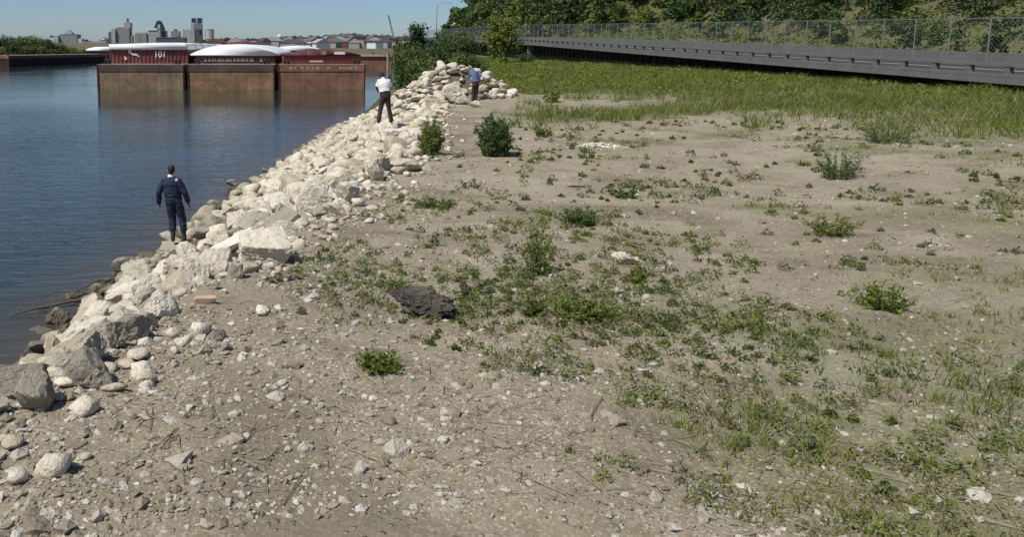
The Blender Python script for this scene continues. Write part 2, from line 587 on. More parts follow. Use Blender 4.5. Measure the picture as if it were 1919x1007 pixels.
M['grass'] = leaf_mat('grass_blade', [(0.124, 0.152, 0.029), (0.198, 0.244, 0.046), (0.307, 0.317, 0.085)], .4)
M['grass_dry'] = leaf_mat('grass_dry', [(.10, .105, .045), (.20, .185, .09), (.36, .31, .18)], .2)
M['skin'] = plain('skin', (.44, .25, .17), .6, .1, 8)
M['skin_dark'] = plain('dark_skin', (.085, .048, .034), .6, .15, 8)
M['hair'] = plain('dark_hair', (.022, .018, .015), .7, .35, 20)
M['hair_grey'] = plain('grey_hair', (.26, .25, .25), .7, .3, 20)
M['navy'] = plain('navy_cloth', (0.025, 0.032, 0.061), .85, .3, 5, .006)
M['charcoal'] = plain('charcoal_cloth', (0.024, 0.026, 0.036), .85, .3, 5, .006)
M['white_cloth'] = plain('white_cloth', (.80, .79, .77), .85, .04, 4, .006)
M['blue_cloth'] = plain('blue_cloth', (.13, .17, .30), .85, .15, 5, .008)
M['brown_cloth'] = plain('brown_cloth', (.050, .036, .034), .85, .25, 5, .006)
M['rubber'] = plain('rubber_boot', (.05, .05, .030), .55, .45, 6)
M['leather'] = plain('black_leather', (.018, .016, .015), .5, .2, 8)


# ------------------------------------------------------------------ setting: ground and river
def graded(a, fine0, fine1, b, step, g):
    mid = list(np.arange(fine0, fine1, step))
    out, s, v = [], step, fine1
    while v < b:
        out.append(v)
        s *= g
        v += s
    out.append(b)
    lo, s, v = [], step, fine0 - step
    while v > a:
        lo.append(v)
        s *= g
        v -= s
    lo.append(a)
    return np.array(lo[::-1] + mid + out)


def veg_mask(x, y):
    cr = np.interp(y, CR_Y, CR_X)
    d = x - cr
    n = fnoise(x, y, 3.3, 5) * .5 + fnoise(x, y, 1.2, 6) * .35
    m = sstep(40, 48, y + 3.5 * n) * sstep(.3, 2.5, d)
    strip = np.exp(-((y - (30.5 + .12 * (x - 10) + 1.2 * n)) / 1.9) ** 2) * sstep(2.2, 4.5, d)
    right = sstep(13, 22, x + 4 * n) * sstep(9, 16, y) * .75
    patch = sstep(.05, .55, n) * .6 * sstep(1.2, 4, d)
    front = sstep(1.2, 2.4, x + .8 * n) * (1 - sstep(6.0, 8.0, y + .5 * n)) * .4 * sstep(.0, .4, n + .15)
    v = np.maximum.reduce([m, strip * .9, right, patch, front])
    v = np.maximum(v, sstep(46, 47, x))
    v = np.maximum(v, sstep(240, 300, y))
    return np.clip(np.where(y > 240, np.maximum(v, sstep(240, 300, y)) * (1 - .55 * sstep(430, 520, y)), v * (d > 0)), 0, 1)


gx = graded(-3200, -7, 9, 3200, .09, 1.055)
gy = graded(-40, 2.2, 14, 6000, .09, 1.035)
GX, GY = np.meshgrid(gx, gy)
GZ = zg(GX, GY)
nx, ny = len(gx), len(gy)
V = np.stack([GX.ravel(), GY.ravel(), GZ.ravel()], 1)
idx = np.arange(nx * ny).reshape(ny, nx)
Fq = np.stack([idx[:-1, :-1].ravel(), idx[:-1, 1:].ravel(), idx[1:, 1:].ravel(), idx[1:, :-1].ravel()], 1)
me = np_mesh('ground', V, Fq, True)
at = me.attributes.new('veg', 'FLOAT', 'POINT')
at.data.foreach_set('value', veg_mask(GX.ravel(), GY.ravel()).astype(np.float32))
cr_ = np.interp(GY, CR_Y, CR_X)
mound_ = np.exp(-((GX - 6.6) / 2.2) ** 2 - ((GY - 40.4) / 1.8) ** 2)
at = me.attributes.new('bank', 'FLOAT', 'POINT')
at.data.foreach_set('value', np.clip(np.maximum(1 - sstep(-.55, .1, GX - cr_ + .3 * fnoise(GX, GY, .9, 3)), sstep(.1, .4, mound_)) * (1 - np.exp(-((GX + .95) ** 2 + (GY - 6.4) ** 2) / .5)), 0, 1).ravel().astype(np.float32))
fl_ = np.zeros(GX.size, dtype=np.float32)
at.data.foreach_get('value', fl_)
xw_ = np.interp(GY, XW_Y, XW_X).ravel()
fl_ = np.maximum(fl_, sstep(-2.5, .5, GX.ravel() - xw_ + 1.2 * fnoise(GX.ravel(), GY.ravel(), 4, 3)) * (GX.ravel() > 46.5) * (GX.ravel() < 140) * (GY.ravel() < 345))
at.data.foreach_set('value', fl_.astype(np.float32))
ground = tag(link('ground', me, M['ground']), kind='structure')

wx = graded(-3200, -10, 6, 120, .4, 1.12)
wy = graded(-40, 2, 40, 440, .4, 1.1)
WX, WY = np.meshgrid(wx, wy)
idx = np.arange(len(wx) * len(wy)).reshape(len(wy), len(wx))
me = np_mesh('river', np.stack([WX.ravel(), WY.ravel(), np.zeros(WX.size)], 1), np.stack([idx[:-1, :-1].ravel(), idx[:-1, 1:].ravel(), idx[1:, 1:].ravel(), idx[1:, :-1].ravel()], 1))
at = me.attributes.new('depth', 'FLOAT', 'POINT')
at.data.foreach_set('value', np.clip(-zg(WX.ravel(), WY.ravel()), 0, 9).astype(np.float32))
river = tag(link('river', me, M['water']), kind='structure')

# ------------------------------------------------------------------ road on its wall
ys = [-40, 0, 20, 38, 60, 87, 110, 130, 160, 189, 215, 240, 290, 330]
zr = [float(np.interp(y, ZR_Y, ZR_Z)) for y in ys]


def ribbon(x0, x1, dz0, dz1, name, mat, ylist=ys, parent=None):
    b = MB()
    zl = [float(np.interp(y, ZR_Y, ZR_Z)) for y in ylist]
    v = []
    for y, z in zip(ylist, zl):
        v += [(x0, y, z + dz0), (x1, y, z + dz0), (x1, y, z + dz1), (x0, y, z + dz1)]
    f = []
    for i in range(len(ylist) - 1):
        for k in range(4):
            f.append((4 * i + k, 4 * i + (k + 1) % 4, 4 * i + 4 + (k + 1) % 4, 4 * i + 4 + k))
    n = len(ylist) - 1
    f += [(3, 2, 1, 0), (4 * n, 4 * n + 1, 4 * n + 2, 4 * n + 3)]
    b.add(v, f)
    return b.build(name, mat, parent)


rd = tag(empty('elevated_road', (34, 87, 3.3)), 'grey concrete highway deck running along the foot of the wooded bluff', 'road bridge')
rd.location = (0, 0, 0)
ribbon(ROAD_X0, ROAD_X1, -.32, 0, 'deck', M['concrete'], parent=rd)
ribbon(ROAD_X0 + .6, ROAD_X1 - .4, .004, .012, 'road_surface', M['asphalt'], parent=rd)
ribbon(39.6, 39.75, .016, .02, 'lane_line', M['line_white'], parent=rd)
# the parapet: posts and a rail over a kerb, each post a part
ribbon(ROAD_X0 + .02, ROAD_X0 + .42, .012, .18, 'kerb', M['concrete'], parent=rd)
ribbon(ROAD_X0 + .06, ROAD_X0 + .36, .54, .70, 'rail', M['concrete'], parent=rd)
post_me = MB().box(-.12, .12, -.16, .16, 0, .38).mesh('parapet_post')
y = -8.0
while y < 330:
    z = float(np.interp(y, ZR_Y, ZR_Z))
    o = link('parapet_post', post_me, M['concrete'], rd, (ROAD_X0 + .21, y, z + .17))
    y += 2.4 if y < 260 else 4.8
ribbon(ROAD_X1 - .35, ROAD_X1 - .05, .014, .8, 'far_barrier', M['concrete'], parent=rd)

# wall under the overhanging edge, with upright ribs
wall = tag(empty('retaining_wall', (0, 0, 0)), 'dark ribbed wall in the shade beneath the overhanging highway edge', 'wall')
b = MB()
v, f = [], []
for i, (y, z) in enumerate(zip(ys, zr)):
    zb = float(zg(np.array([36.0]), np.array([y]), False)[0]) - .4
    v += [(36.5, y, zb), (36.5, y, z - .325)]
    if i: f.append((2 * i - 2, 2 * i, 2 * i + 1, 2 * i - 1))
b.add(v, f)
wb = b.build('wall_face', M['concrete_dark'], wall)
sol = wb.modifiers.new('thick', 'SOLIDIFY')
sol.thickness = .25
sol.offset = 0
y = 30.0
rib_me = MB().box(-.09, .09, -.12, .12, 0, 1.0).mesh('wall_rib')
while y < 260:
    z = float(np.interp(y, ZR_Y, ZR_Z)) - .33
    zb = zg1(36.2, y) - .2
    if z - zb > .35:
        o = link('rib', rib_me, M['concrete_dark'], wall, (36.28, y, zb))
        o.scale = (1, 1, z - zb)
    y += 1.9
for y in (134, 186):
    z = float(np.interp(y, ZR_Y, ZR_Z)) - .33
    MB().box(34.4, 35.1, y - .35, y + .35, zg1(34.7, y) - .3, z).build('pier', M['concrete'], wall)

# tall chain link fence on the parapet
fence = tag(empty('chain_link_fence', (0, 0, 0)), 'tall pale chain link fence on posts along the highway edge', 'fence')
fp_me = MB().tube([(0, 0, 0), (0, 0, 2.26)], .032, 8).mesh('fence_post')
y = -8.0
plist = []
while y < 330:
    z = float(np.interp(y, ZR_Y, ZR_Z))
    plist.append((y, z))
    o = link('post', fp_me, M['steel'], fence, (ROAD_X0 + .21, y, z + .69))
    y += 2.6 if y < 260 else 5.2
b = MB()
b.tube([(ROAD_X0 + .21, y, z + 2.93) for y, z in plist], .025, 5)
b.build('top_rail', M['steel'], fence)
wv, wf = [], []


def wire(p, q, r=.0045):
    n = len(wv)
    p, q = Vector(p), Vector(q)
    for e in (p, q):
        wv.append((e.x, e.y, e.z - r)); wv.append((e.x + r, e.y, e.z + r)); wv.append((e.x - r, e.y, e.z + r))
    for k in range(3):
        wf.append((n + k, n + (k + 1) % 3, n + 3 + (k + 1) % 3, n + 3 + k))


for i in range(len(plist) - 1):
    (y0, z0), (y1, z1) = plist[i], plist[i + 1]
    cells = 9 if y0 < 120 else 6
    for k in range(-cells, cells):
        for s in (1, -1):
            # diagonal wires clipped to the panel
            a0 = k / cells
            pts = []
            for u in np.linspace(0, 1, 2):
                pass
            t0, t1 = max(0, -a0), min(1, 1 - a0)
            if t1 - t0 < .02: continue
            ya, yb = (y0 + (y1 - y0) * t0, y0 + (y1 - y0) * t1)
            ha, hb = a0 + t0, a0 + t1
            if s < 0: ha, hb = 1 - ha, 1 - hb
            za = z0 + (z1 - z0) * t0 + .88 + 2.05 * ha
            zb = z0 + (z1 - z0) * t1 + .88 + 2.05 * hb
            wire((ROAD_X0 + .21, ya, za), (ROAD_X0 + .21, yb, zb))
mesh_net = np_mesh('wire_mesh', np.array(wv), np.array(wf))
tag(link('wire_mesh', mesh_net, M['steel'], fence), kind='stuff')

# street lamp standing on the road far off
lp = at_y(811, 73, 241)
zl = float(np.interp(241, ZR_Y, ZR_Z))
lamp = tag(empty('street_lamp', (34.6, 241, zl)), 'tall grey street lamp with a long curved arm against the sky', 'street lamp')
MB().tube([(0, 0, 0), (0, 0, 5), (0, 0, 9.6), (.25, 0, 10.3), (.9, 0, 10.75), (2.6, 0, 10.85), (4.2, 0, 10.7)], [.13, .11, .085, .08, .075, .065, .055], 10).build('pole', M['steel'], lamp, True)
MB().lathe([(.05, -.06), (.2, -.02), (.24, .05), (.12, .12), (.03, .14)], 12).build('lamp_head', M['steel'], lamp, True).location = (4.35, 0, 10.66)
MB().lathe([(.22, 0), (.22, .25), (.14, .45)], 12).build('base', M['steel'], lamp)

# ------------------------------------------------------------------ barges
BW, BL, BZ = 10.55, 59.4, 3.08


def arch(w, h, rise, n=18, flat=.25, skew=0.0):
    """outline (x, z) of a curved cover, width w, edge thickness h, rise in the middle"""
    top = []
    for k in range(n + 1):
        u = -1 + 2 * k / n
        top.append((u * w / 2, h + rise * (1 - abs(u) ** 2.2) * (1 + skew * u) + skew * u * rise * .4))
    return [(-w / 2, 0)] + top + [(w / 2, 0)]


def barge(loc, rz, label, hull, band, coam, coam_h, cover, lid_w=9.6, rise=.8, edge=.25, skew=0.0, nlid=7, group='moored river barges', cargo0=5.0, ribs=False):
    t = tag(empty('barge', loc, rz), label, 'barge', group)
    hw = BW / 2
    # hull with a raked bottom at both ends: side outline (y, z) extruded across x
    side = [(.0, -.35), (.0, BZ), (BL, BZ), (BL, .6), (BL - 4, -.35)]
    n = len(side)
    v = [(-hw, y, z) for y, z in side] + [(hw, y, z) for y, z in side]
    f = [tuple(range(n)), tuple(reversed(range(n, 2 * n)))] + [(k, (k + 1) % n, (k + 1) % n + n, k + n) for k in range(n)]
    MB().add(v, f).build('hull', M[hull], t)
    # upper rubbing band, end and sides
    b = MB()
    b.box(-hw - .04, hw + .04, -.06, .0 - .002, BZ - .82, BZ - .03)
    b.build('end_band', M[band], t)
    b = MB()
    for s in (-1, 1):
        x0 = s * (hw + .002)
        b.box(min(x0, x0 + s * .06), max(x0, x0 + s * .06), .02, BL - .02, BZ - .82, BZ - .03)
    b.build('side_band', M[band], t)
    MB().box(-hw + .02, hw - .02, .02, BL - .02, BZ + .002, BZ + .03).build('deck', M['deck'], t)
    # plate seams and corner posts on the end wall
    b = MB()
    for k in range(1, 6):
        x = -hw + BW * k / 6
        b.box(x - .02, x + .02, -.012, -.002, -.3, BZ - .84)
    b.build('plate_seam', M[hull], t)
    for s in (-1, 1):
        MB().box(min(s * hw, s * (hw - .16)), max(s * hw, s * (hw - .16)), -.09, -.002 - .06, -.3, BZ - .03).build('corner_post', M['hull_dark'], t)  # posts coloured dark to paint more shade into the gaps between hulls
    rb = MB().box(-.05, .05, -.1, .1, 0, BZ - .9).mesh('side_rib')
    for s in (-1, 1):
        for k in range(12):
            link('side_rib', rb, M[hull], t, (s * (hw + .052), 3 + k * 4.8, .03))
    # bitts
    bt = MB()
    for dx in (-.22, .22): bt.lathe([(.13, 0), (.13, .5), (.18, .52), (.18, .58), (.05, .6)], 10, dx, 0)
    btm = bt.mesh('bitt', True)
    for s in (-1, 1):
        for yy in (1.3, BL - 1.3):
            link('bitt', btm, M['dark_steel'], t, (s * 4.3, yy, BZ + .03))
    if coam_h:
        cw = 10.0 / 2
        y0, y1 = cargo0, BL - 4.5
        b = MB()
        b.box(-cw, cw, y0, y0 + .15, BZ + .032, BZ + coam_h)
        b.box(-cw, cw, y1 - .15, y1, BZ + .032, BZ + coam_h)
        b.box(-cw, -cw + .15, y0 + .152, y1 - .152, BZ + .032, BZ + coam_h)
        b.box(cw - .15, cw, y0 + .152, y1 - .152, BZ + .032, BZ + coam_h)
        b.build('coaming', M[coam], t)
        if ribs:
            rm = MB().box(-.045, .045, -.09, 0, 0, coam_h - .1).mesh('coaming_rib')
            for k in range(21):
                link('coaming_rib', rm, M[coam], t, (-cw + .1 + k * (2 * cw - .2) / 20, y0 - .002, BZ + .05))
        else:
            b = MB()
            for q in (.25, .62):
                b.box(-cw, cw, y0 - .08, y0 - .002, BZ + coam_h * q, BZ + coam_h * q + .09)
            b.build('coaming_rail', M[coam], t)
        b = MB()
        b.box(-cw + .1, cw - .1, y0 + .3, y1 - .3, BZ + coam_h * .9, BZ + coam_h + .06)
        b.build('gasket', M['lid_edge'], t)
        L = (y1 - y0 + .6) / nlid
        for k in range(nlid):
            dz = .03 + (.05 if k % 2 else 0)
            MB().prism(arch(lid_w, edge, rise, skew=skew), 0, L + .12).build('cover_panel', M[cover], t, True).location = (0, y0 - .3 + k * L, BZ + coam_h + dz)
    return t


def auto_smooth(o, ang=35):
    m = o.modifiers.new('edges', 'EDGE_SPLIT')
    m.split_angle = math.radians(ang)


def text_part(s, size, mat, parent, loc, name='lettering', rx=math.pi / 2, off=.0):
    cu = bpy.data.curves.new(name, 'FONT')
    cu.body = s
    cu.size = size
    cu.extrude = .006
    cu.offset = off
    cu.align_x = 'CENTER'
    o = bpy.data.objects.new(name, cu)
    COL.objects.link(o)
    cu.materials.append(mat)
    o.parent = parent
    o.location = loc
    dg = bpy.context.evaluated_depsgraph_get()
    me = bpy.data.meshes.new_from_object(o.evaluated_get(dg))
    bpy.data.objects.remove(o)
    o = link(name, me, mat, parent, loc)
    o.rotation_euler = (rx, 0, 0)
    return o


Y0 = 97.5
xc = [(-27.1 + 5.35), (-27.1 + 10.95 + 5.35), (-27.1 + 21.95 + 5.35)]
b1 = barge((xc[0], Y0, 0), 0, 'empty barge at the left of three, red ribbed coaming painted 101 under a white cover', 'hull_olive', 'hull_band', 'red_paint', 1.75, 'lid_white', 9.9, .12, .72, .9, ribs=True)
b2 = barge((xc[1], Y0, 0), 0, 'middle barge of three with a high arched white cover', 'hull_tan', 'hull_band', 'hull_band', 1.0, 'lid_white', 11.3, 1.25, .18)
b3 = barge((xc[2], Y0, 0), 0, 'barge nearest the stony bank with bright red coaming and low maroon cover', 'hull_red', 'hull_red', 'red_bright', 1.02, 'lid_maroon', 9.7, .62, .12, cargo0=4.0)
cy = 5.0
text_part('101', 1.05, M['white_mark'], b1, (1.45, cy - .11, BZ + .85), off=.02)
b = MB()
for x, z, w, h in ((-2.55, 1.25, .38, .5), (-2.2, 1.05, .5, .3), (-1.75, .98, .45, .32), (-3.1, .5, .3, .4), (-1.45, .85, .25, .3)):
    b.add([(x, 0, z), (x + w, 0, z - .12), (x + w * .9, 0, z + h - .2), (x + w * .1, 0, z + h)], [(0, 1, 2, 3)])
o = b.build('paint_mark', M['white_mark'], b1)
o.location = (0, cy - .105, BZ + .1)
o.modifiers.new('t', 'SOLIDIFY').thickness = .004
# row of worn marks on the middle coaming and on the right hull's upper band
b = MB()
x = -3.9
while x < 3.6:
    w = random.uniform(.18, .5)
    if random.random() < .82: b.box(x, x + w, 0, .005, random.uniform(0, .06), random.uniform(.34, .46))
    x += w + random.uniform(.08, .3)
b.build('worn_lettering', M['pale_mark'], b2).location = (0, cy - .095, BZ + .28)
b = MB()
x = -4.6
while x < 4.2:
    w = random.uniform(.2, .5)
    if random.random() < .75: b.box(x, x + w, 0, .005, random.uniform(0, .06), random.uniform(.3, .42))
    x += w + random.uniform(.12, .4)
b.build('worn_lettering', M['pale_mark'], b3).location = (0, -.069, BZ - .6)
MB().box(-1.55, .15, -.01, 0, .22, .45).build('pink_panel', M['pink_mark'], b3).location = (0, 4 - .083, BZ)
text_part('1', .62, M['pink_mark'], b3, (-1.7, 4 - .305, BZ + 1.17))
text_part('08', .6, M['pink_mark'], b3, (.25, 4 - .305, BZ + 1.17))
MB().box(1.55, 2.9, -.01, 0, .22, .55).build('cream_plate', M['white_mark'], b3).location = (0, 4 - .305, BZ + .98)
# second row behind, partly seen over the covers
barge((-16.2, 160, 0), 0, 'barge moored behind the middle one, dark maroon covers showing above the white arch', 'hull_dark', 'hull_dark', 'hull_dark', 1.6, 'lid_maroon', 10.4, 1.45, .25)
barge((-5.1, 161, 0), 0, 'barge moored behind the red one with pale covers showing above it', 'hull_dark', 'hull_dark', 'hull_dark', 1.45, 'lid_white', 10.4, .7, .25)
barge((12.3, 195, 0), 0, 'rusty barge farther up the narrow channel by the trees', 'hull_red', 'hull_dark', 'hull_dark', 0, None)
ang = -math.atan2(.17, .985)
dv = Vector((.17, .985, 0)).normalized()
rv = Vector((.985, -.17, 0)).normalized()
p0 = Vector((-83.3, 216, 0)) - rv * (BW / 2)
barge(p0, ang, 'dark open barge moored along the far tree-lined bank', 'hull_dark', 'hull_red', 'hull_dark', 0, None)
barge(p0 + dv * 62, ang, 'distant barge with white covers next to the far trees', 'hull_dark', 'hull_dark', 'hull_dark', 1.0, 'lid_white', 10.2, .9, .5)

# ------------------------------------------------------------------ foliage
def leaf_quads(P, size, rng, elong=1.0, up=.0, outward=None):
    """random leaf-sized quads at points P; returns verts, faces"""
    n = len(P)
    nrm = rng.normal(size=(n, 3))
    if outward is not None: nrm = nrm * .75 + outward
    nrm[:, 2] += up
    nrm /= np.linalg.norm(nrm, axis=1, keepdims=True) + 1e-9
    a = np.cross(nrm, rng.normal(size=(n, 3)))
    a /= np.linalg.norm(a, axis=1, keepdims=True) + 1e-9
    b = np.cross(nrm, a)
    s = (np.asarray(size) * rng.uniform(.6, 1.35, n))[:, None]
    fold = nrm * s * .18
    V = np.stack([P - a * s * elong, P - b * s * .55 + fold, P + a * s * elong, P + b * s * .55 + fold], 1).reshape(-1, 3)
    F = np.arange(4 * n).reshape(n, 4)
    return V, F


def lobes_points(lobes, n, rng, shell=.55):
    """points spread through ellipsoids (cx,cy,cz,rx,ry,rz), thicker near their skins, in small clusters"""
    L = np.array(lobes, float)
    w = L[:, 3] * L[:, 4] * L[:, 5]
    k = rng.choice(len(L), n, p=w / w.sum())
    d = rng.normal(size=(n, 3))
    d /= np.linalg.norm(d, axis=1, keepdims=True)
    r = rng.uniform(0, 1, n) ** (1 / 3)
    r = np.where(rng.uniform(size=n) < shell, rng.uniform(.78, 1.08, n), r)
    P = L[k, :3] + d * r[:, None] * L[k, 3:6]
    return P, d


def crown_mesh(name, lobes, n, size, rng, mat_shape=1.0):
    nc = max(8, n // 7)
    C, d = lobes_points(lobes, nc, rng)
    rep = rng.integers(0, nc, n)
    P = C[rep] + rng.normal(size=(n, 3)) * size * 1.3
    V, F = leaf_quads(P, np.full(n, size), rng, mat_shape, .35, d[rep] * .9)
    return np_mesh(name, V, F)


def tree(loc, h, w, label, cat='tree', mat='leaf_mid', n=2600, leaf=.16, seed=0, group=None, trunk_h=.3, name='tree', sparse=False, nl=9):
    rng = np.random.default_rng(seed + 100)
    t = tag(empty(name, loc), label, cat, group)
    lobes = []
    for k in range(nl):
        a = rng.uniform(0, 2 * math.pi)
        zz = rng.uniform(trunk_h, .9)
        rr = w * .5 * (1 - .75 * max(0, zz - .45)) * rng.uniform(.15, .75)
        s = rng.uniform(.16, .30) * (.65 if sparse else 1)
        lobes.append((rr * math.cos(a), rr * math.sin(a), zz * h, w * s, w * s, h * s * rng.uniform(.55, .8)))
    if not sparse: lobes.append((0, 0, h * .6, w * .3, w * .3, h * .28))
    b = MB()
    b.tube([(0, 0, -.3), (w * .01, 0, h * .35), (w * .03, w * .02, h * .82)], [w * .035, w * .026, w * .008], 8)
    for L in lobes[:7]:
        z0 = min(L[2] * .55, h * .5)
        b.tube([(w * .01, 0, z0), (L[0] * .5, L[1] * .5, (z0 + L[2]) * .55), (L[0], L[1], L[2])], [w * .016, w * .011, w * .004], 5)
    b.build('trunk', M['bark'], t, True)
    me = crown_mesh('crown', lobes, n, leaf, rng)
    link('crown', me, M[mat], t)
    return t


def gpt(px, py, Y):
    """ground point under picture column px at distance Y"""
    p = at_y(px, py, Y)
    return Vector((p.x, Y, zg1(p.x, Y) - .05))


def tree_px(px, ytop, wpx, Y, label, **kw):
    g = gpt(px, 90, Y)
    top = at_y(px, ytop, Y).z
    return tree(g, top - g.z, wpx * Y / FPX, label, **kw)


tree_px(941, 33, 70, 112, 'bright yellow-green tree standing before the highway wall', mat='leaf_light', n=5200, leaf=.17, seed=1, trunk_h=.18, nl=15)
tree_px(788, 41, 56, 74, 'slender sparse tree rising above the bushes at the channel', mat='leaf_dark', n=2600, leaf=.12, seed=2, trunk_h=.4, sparse=True, nl=18)
tree_px(776, 84, 96, 56, 'big rounded green bush at the water past the rock mound', cat='bush', name='bush', mat='leaf_mid', n=7500, leaf=.085, seed=3, trunk_h=.05, nl=22)
tree_px(830, 68, 104, 68, 'broad dark bush behind the rock mound', cat='bush', name='bush', mat='leaf_dark', n=7500, leaf=.10, seed=4, trunk_h=.05, nl=22)
tree_px(762, 72, 60, 84, 'dark bush below the slender sparse tree', cat='bush', name='bush', mat='leaf_dark', n=4200, leaf=.12, seed=5, trunk_h=.05, nl=16)
tree_px(868, 66, 66, 92, 'grey-green bush reaching up to the highway deck', cat='bush', name='bush', mat='leaf_mid', n=4200, leaf=.13, seed=6, trunk_h=.05, nl=16)
tree_px(808, 108, 96, 49, 'low bush right behind the rock mound', cat='bush', name='bush', mat='leaf_mid', n=5600, leaf=.08, seed=8, trunk_h=.02, nl=18)
tree_px(866, 102, 90, 56, 'low dark bush right of the mound top, under the highway', cat='bush', name='bush', mat='leaf_mid', n=5000, leaf=.09, seed=10, trunk_h=.02, nl=16)
tree_px(842, 60, 62, 104, 'scrubby bush hiding the far end of the highway deck', cat='bush', name='bush', mat='leaf_mid', n=3600, leaf=.14, seed=12, trunk_h=.05, nl=16)
tree_px(985, 100, 40, 118, 'small bush at the foot of the highway wall', cat='bush', name='bush', mat='leaf_mid', n=1300, leaf=.13, seed=9, trunk_h=.1)

# woods on the bluff: a closed mass of crowns
rng = np.random.default_rng(5)
Vs, n0 = [], 0
cols = []
crowns = []
for yy in np.arange(18, 326, 5.0):
    xw = float(np.interp(yy, XW_Y, XW_X))
    for k, xx in enumerate(np.arange(xw - .5, xw + 28, 4.4)):
        crowns.append((xx + rng.uniform(-1.8, 1.8), yy + rng.uniform(-2, 2)))
mids = []
for (cx_, cy_) in crowns:
    xw = float(np.interp(cy_, XW_Y, XW_X))
    gz = zg1(cx_, cy_)
    big = rng.uniform()
    h = rng.uniform(4, 7) if big < .4 else (rng.uniform(7, 10) if big < .8 else rng.uniform(10, 13.5))
    if cx_ - xw < 3: h = min(h, rng.uniform(2.5, 6.5))
    if cx_ - xw < 1 and rng.uniform() < .35: continue
    r = h * rng.uniform(.30, .46)
    nl = int(rng.integers(6, 11))
    lob = []
    for k in range(nl):
        a = rng.uniform(0, 6.28)
        u = rng.uniform(.15, .92)
        q = r * rng.uniform(.1, .95) * (1 - .7 * max(0, u - .5))
        rr_ = r * rng.uniform(.28, .55)
        lob.append((cx_ + q * math.cos(a), cy_ + q * math.sin(a), gz + h * u, rr_, rr_, rr_ * .75))
    dist = math.hypot(cx_, cy_)
    nq = int(np.clip(115000 / (dist + 60), 220, 900) * min(1.4, (r / 3) ** 1.3 + .25))
    P, d = lobes_points(lob, nq, rng, .8)
    vv, _ = leaf_quads(P, np.full(nq, np.clip(.0021 * dist, .17, .65)), rng, 1.0, .3, d * 1.1)
    Vs.append(vv)
    m_ = rng.uniform()
    mids.append(np.full(nq, 0 if m_ < .5 else (1 if m_ < .82 else 2)))
V = np.concatenate(Vs)
me_ = np_mesh('wooded_bluff', V, np.arange(len(V)).reshape(-1, 4))
wood = link('wooded_bluff', me_, M['leaf_mid'])
me_.materials.append(M['leaf_dark'])
me_.materials.append(M['leaf_light'])
me_.polygons.foreach_set('material_index', np.concatenate(mids).astype(np.int32))
tag(wood, 'dense green woods covering the bluff above the highway', 'woods', kind='stuff')

# rank grass and scrub on the slope between road and woods
n = 80000
y = rng.uniform(15, 300, n) ** 1.0
x = 46.2 + rng.uniform(0, 1, n) ** .8 * (np.interp(y, XW_Y, XW_X) + 14 - 46.2)
lump = fnoise(x, y, 2.6, 21) + .6 * fnoise(x, y, 1.0, 22)
k_ = rng.uniform(size=n) < np.clip(.5 + .6 * lump, .08, 1)
x, y, lump = x[k_], y[k_], lump[k_]
hz = np.clip(.22 + .28 * lump, .05, .9) * rng.uniform(.3, 1.2, len(x))
Vm, Fm = leaf_quads(np.stack([x, y, zg(x, y) + hz], 1), .05 + .0011 * np.hypot(x, y), rng, 1.4, .9)
tag(link('slope_scrub', np_mesh('slope_scrub', Vm, Fm), M['leaf_light']), 'rank grass and low scrub on the slope above the highway', 'scrub', kind='stuff')

# single trees whose crowns break the skyline of the bluff
sky_trees = [(826, 60, 14, 326), (835, 46, 16, 324), (845, 33, 18, 322), (858, 20, 20, 320), (876, 15, 22, 316), (894, 9, 22, 312), (910, 6, 24, 308), (930, -6, 26, 304), (952, 0, 24, 300), (975, -8, 26, 296)]
side = ['leaf_dark', 'leaf_mid', 'leaf_dark']
place = ['lowest and farthest', 'second lowest', 'third', 'fourth', 'fifth', 'sixth', 'seventh', 'eighth', 'ninth', 'highest visible']
for k, (px, yt, wp, Y) in enumerate(sky_trees):
    p = at_y(px, yt, Y)
    g = zg1(p.x, Y)
    base = g
    tree((p.x, Y, min(base, g)), p.z - min(base, g), wp * Y / FPX * 1.1, 'dark tree on the bluff skyline, %s along the ridge from the river' % place[k], mat=side[k % 3], n=1500, leaf=.34, seed=30 + k, group='trees along the bluff skyline', trunk_h=.25)
# pale rock outcrop in the bluff end
oc = tag(empty('rock_outcrop', (0, 0, 0)), 'pale bare limestone ledge showing in the end of the wooded bluff', 'cliff')

# far bank trees on the left
far_trees = [(-14, 64, 44), (14, 63, 46), (40, 64, 44), (62, 66, 36), (84, 72, 34), (100, 77, 30), (116, 84, 30), (133, 88, 28), (150, 93, 24), (28, 84, 40), (72, 88, 36), (0, 88, 40), (52, 86, 36), (104, 94, 30), (164, 93, 24), (180, 94, 26), (196, 92, 26), (140, 95, 26)]
words = ['at the picture edge', 'tall and full, first from the picture edge', 'tall and broad, second from the edge', 'full crowned, third from the edge', 'lower, fourth from the edge', 'beside the wide pale building', 'before the wide pale building', 'small, before the low white buildings', 'smallest, next to the white covers', 'low and front, between two tall ones', 'low and front, toward the middle', 'low and front, at the edge', 'low and front, under the full crown', 'low and front, by the pale building', 'low, first right of the smallest one', 'low, second right of the smallest one', 'low, last one before the red coaming', 'low and front, before the smallest one']
for k, (px, yt, wp) in enumerate(far_trees):
    Y = 300 + 6 * (k % 4) if k < 9 else 288 + 3 * (k % 3)
    p = at_y(px, yt, Y)
    g = zg1(p.x, Y)
    tree((p.x, Y, g - .1), p.z - g, wp * Y / FPX * 1.15, 'green tree on the far bank, ' + words[k], mat=['leaf_mid', 'leaf_dark', 'leaf_mid', 'leaf_light'][k % 4], n=1700, leaf=.30, seed=60 + k, group='trees on the far river bank', trunk_h=.08, nl=11)

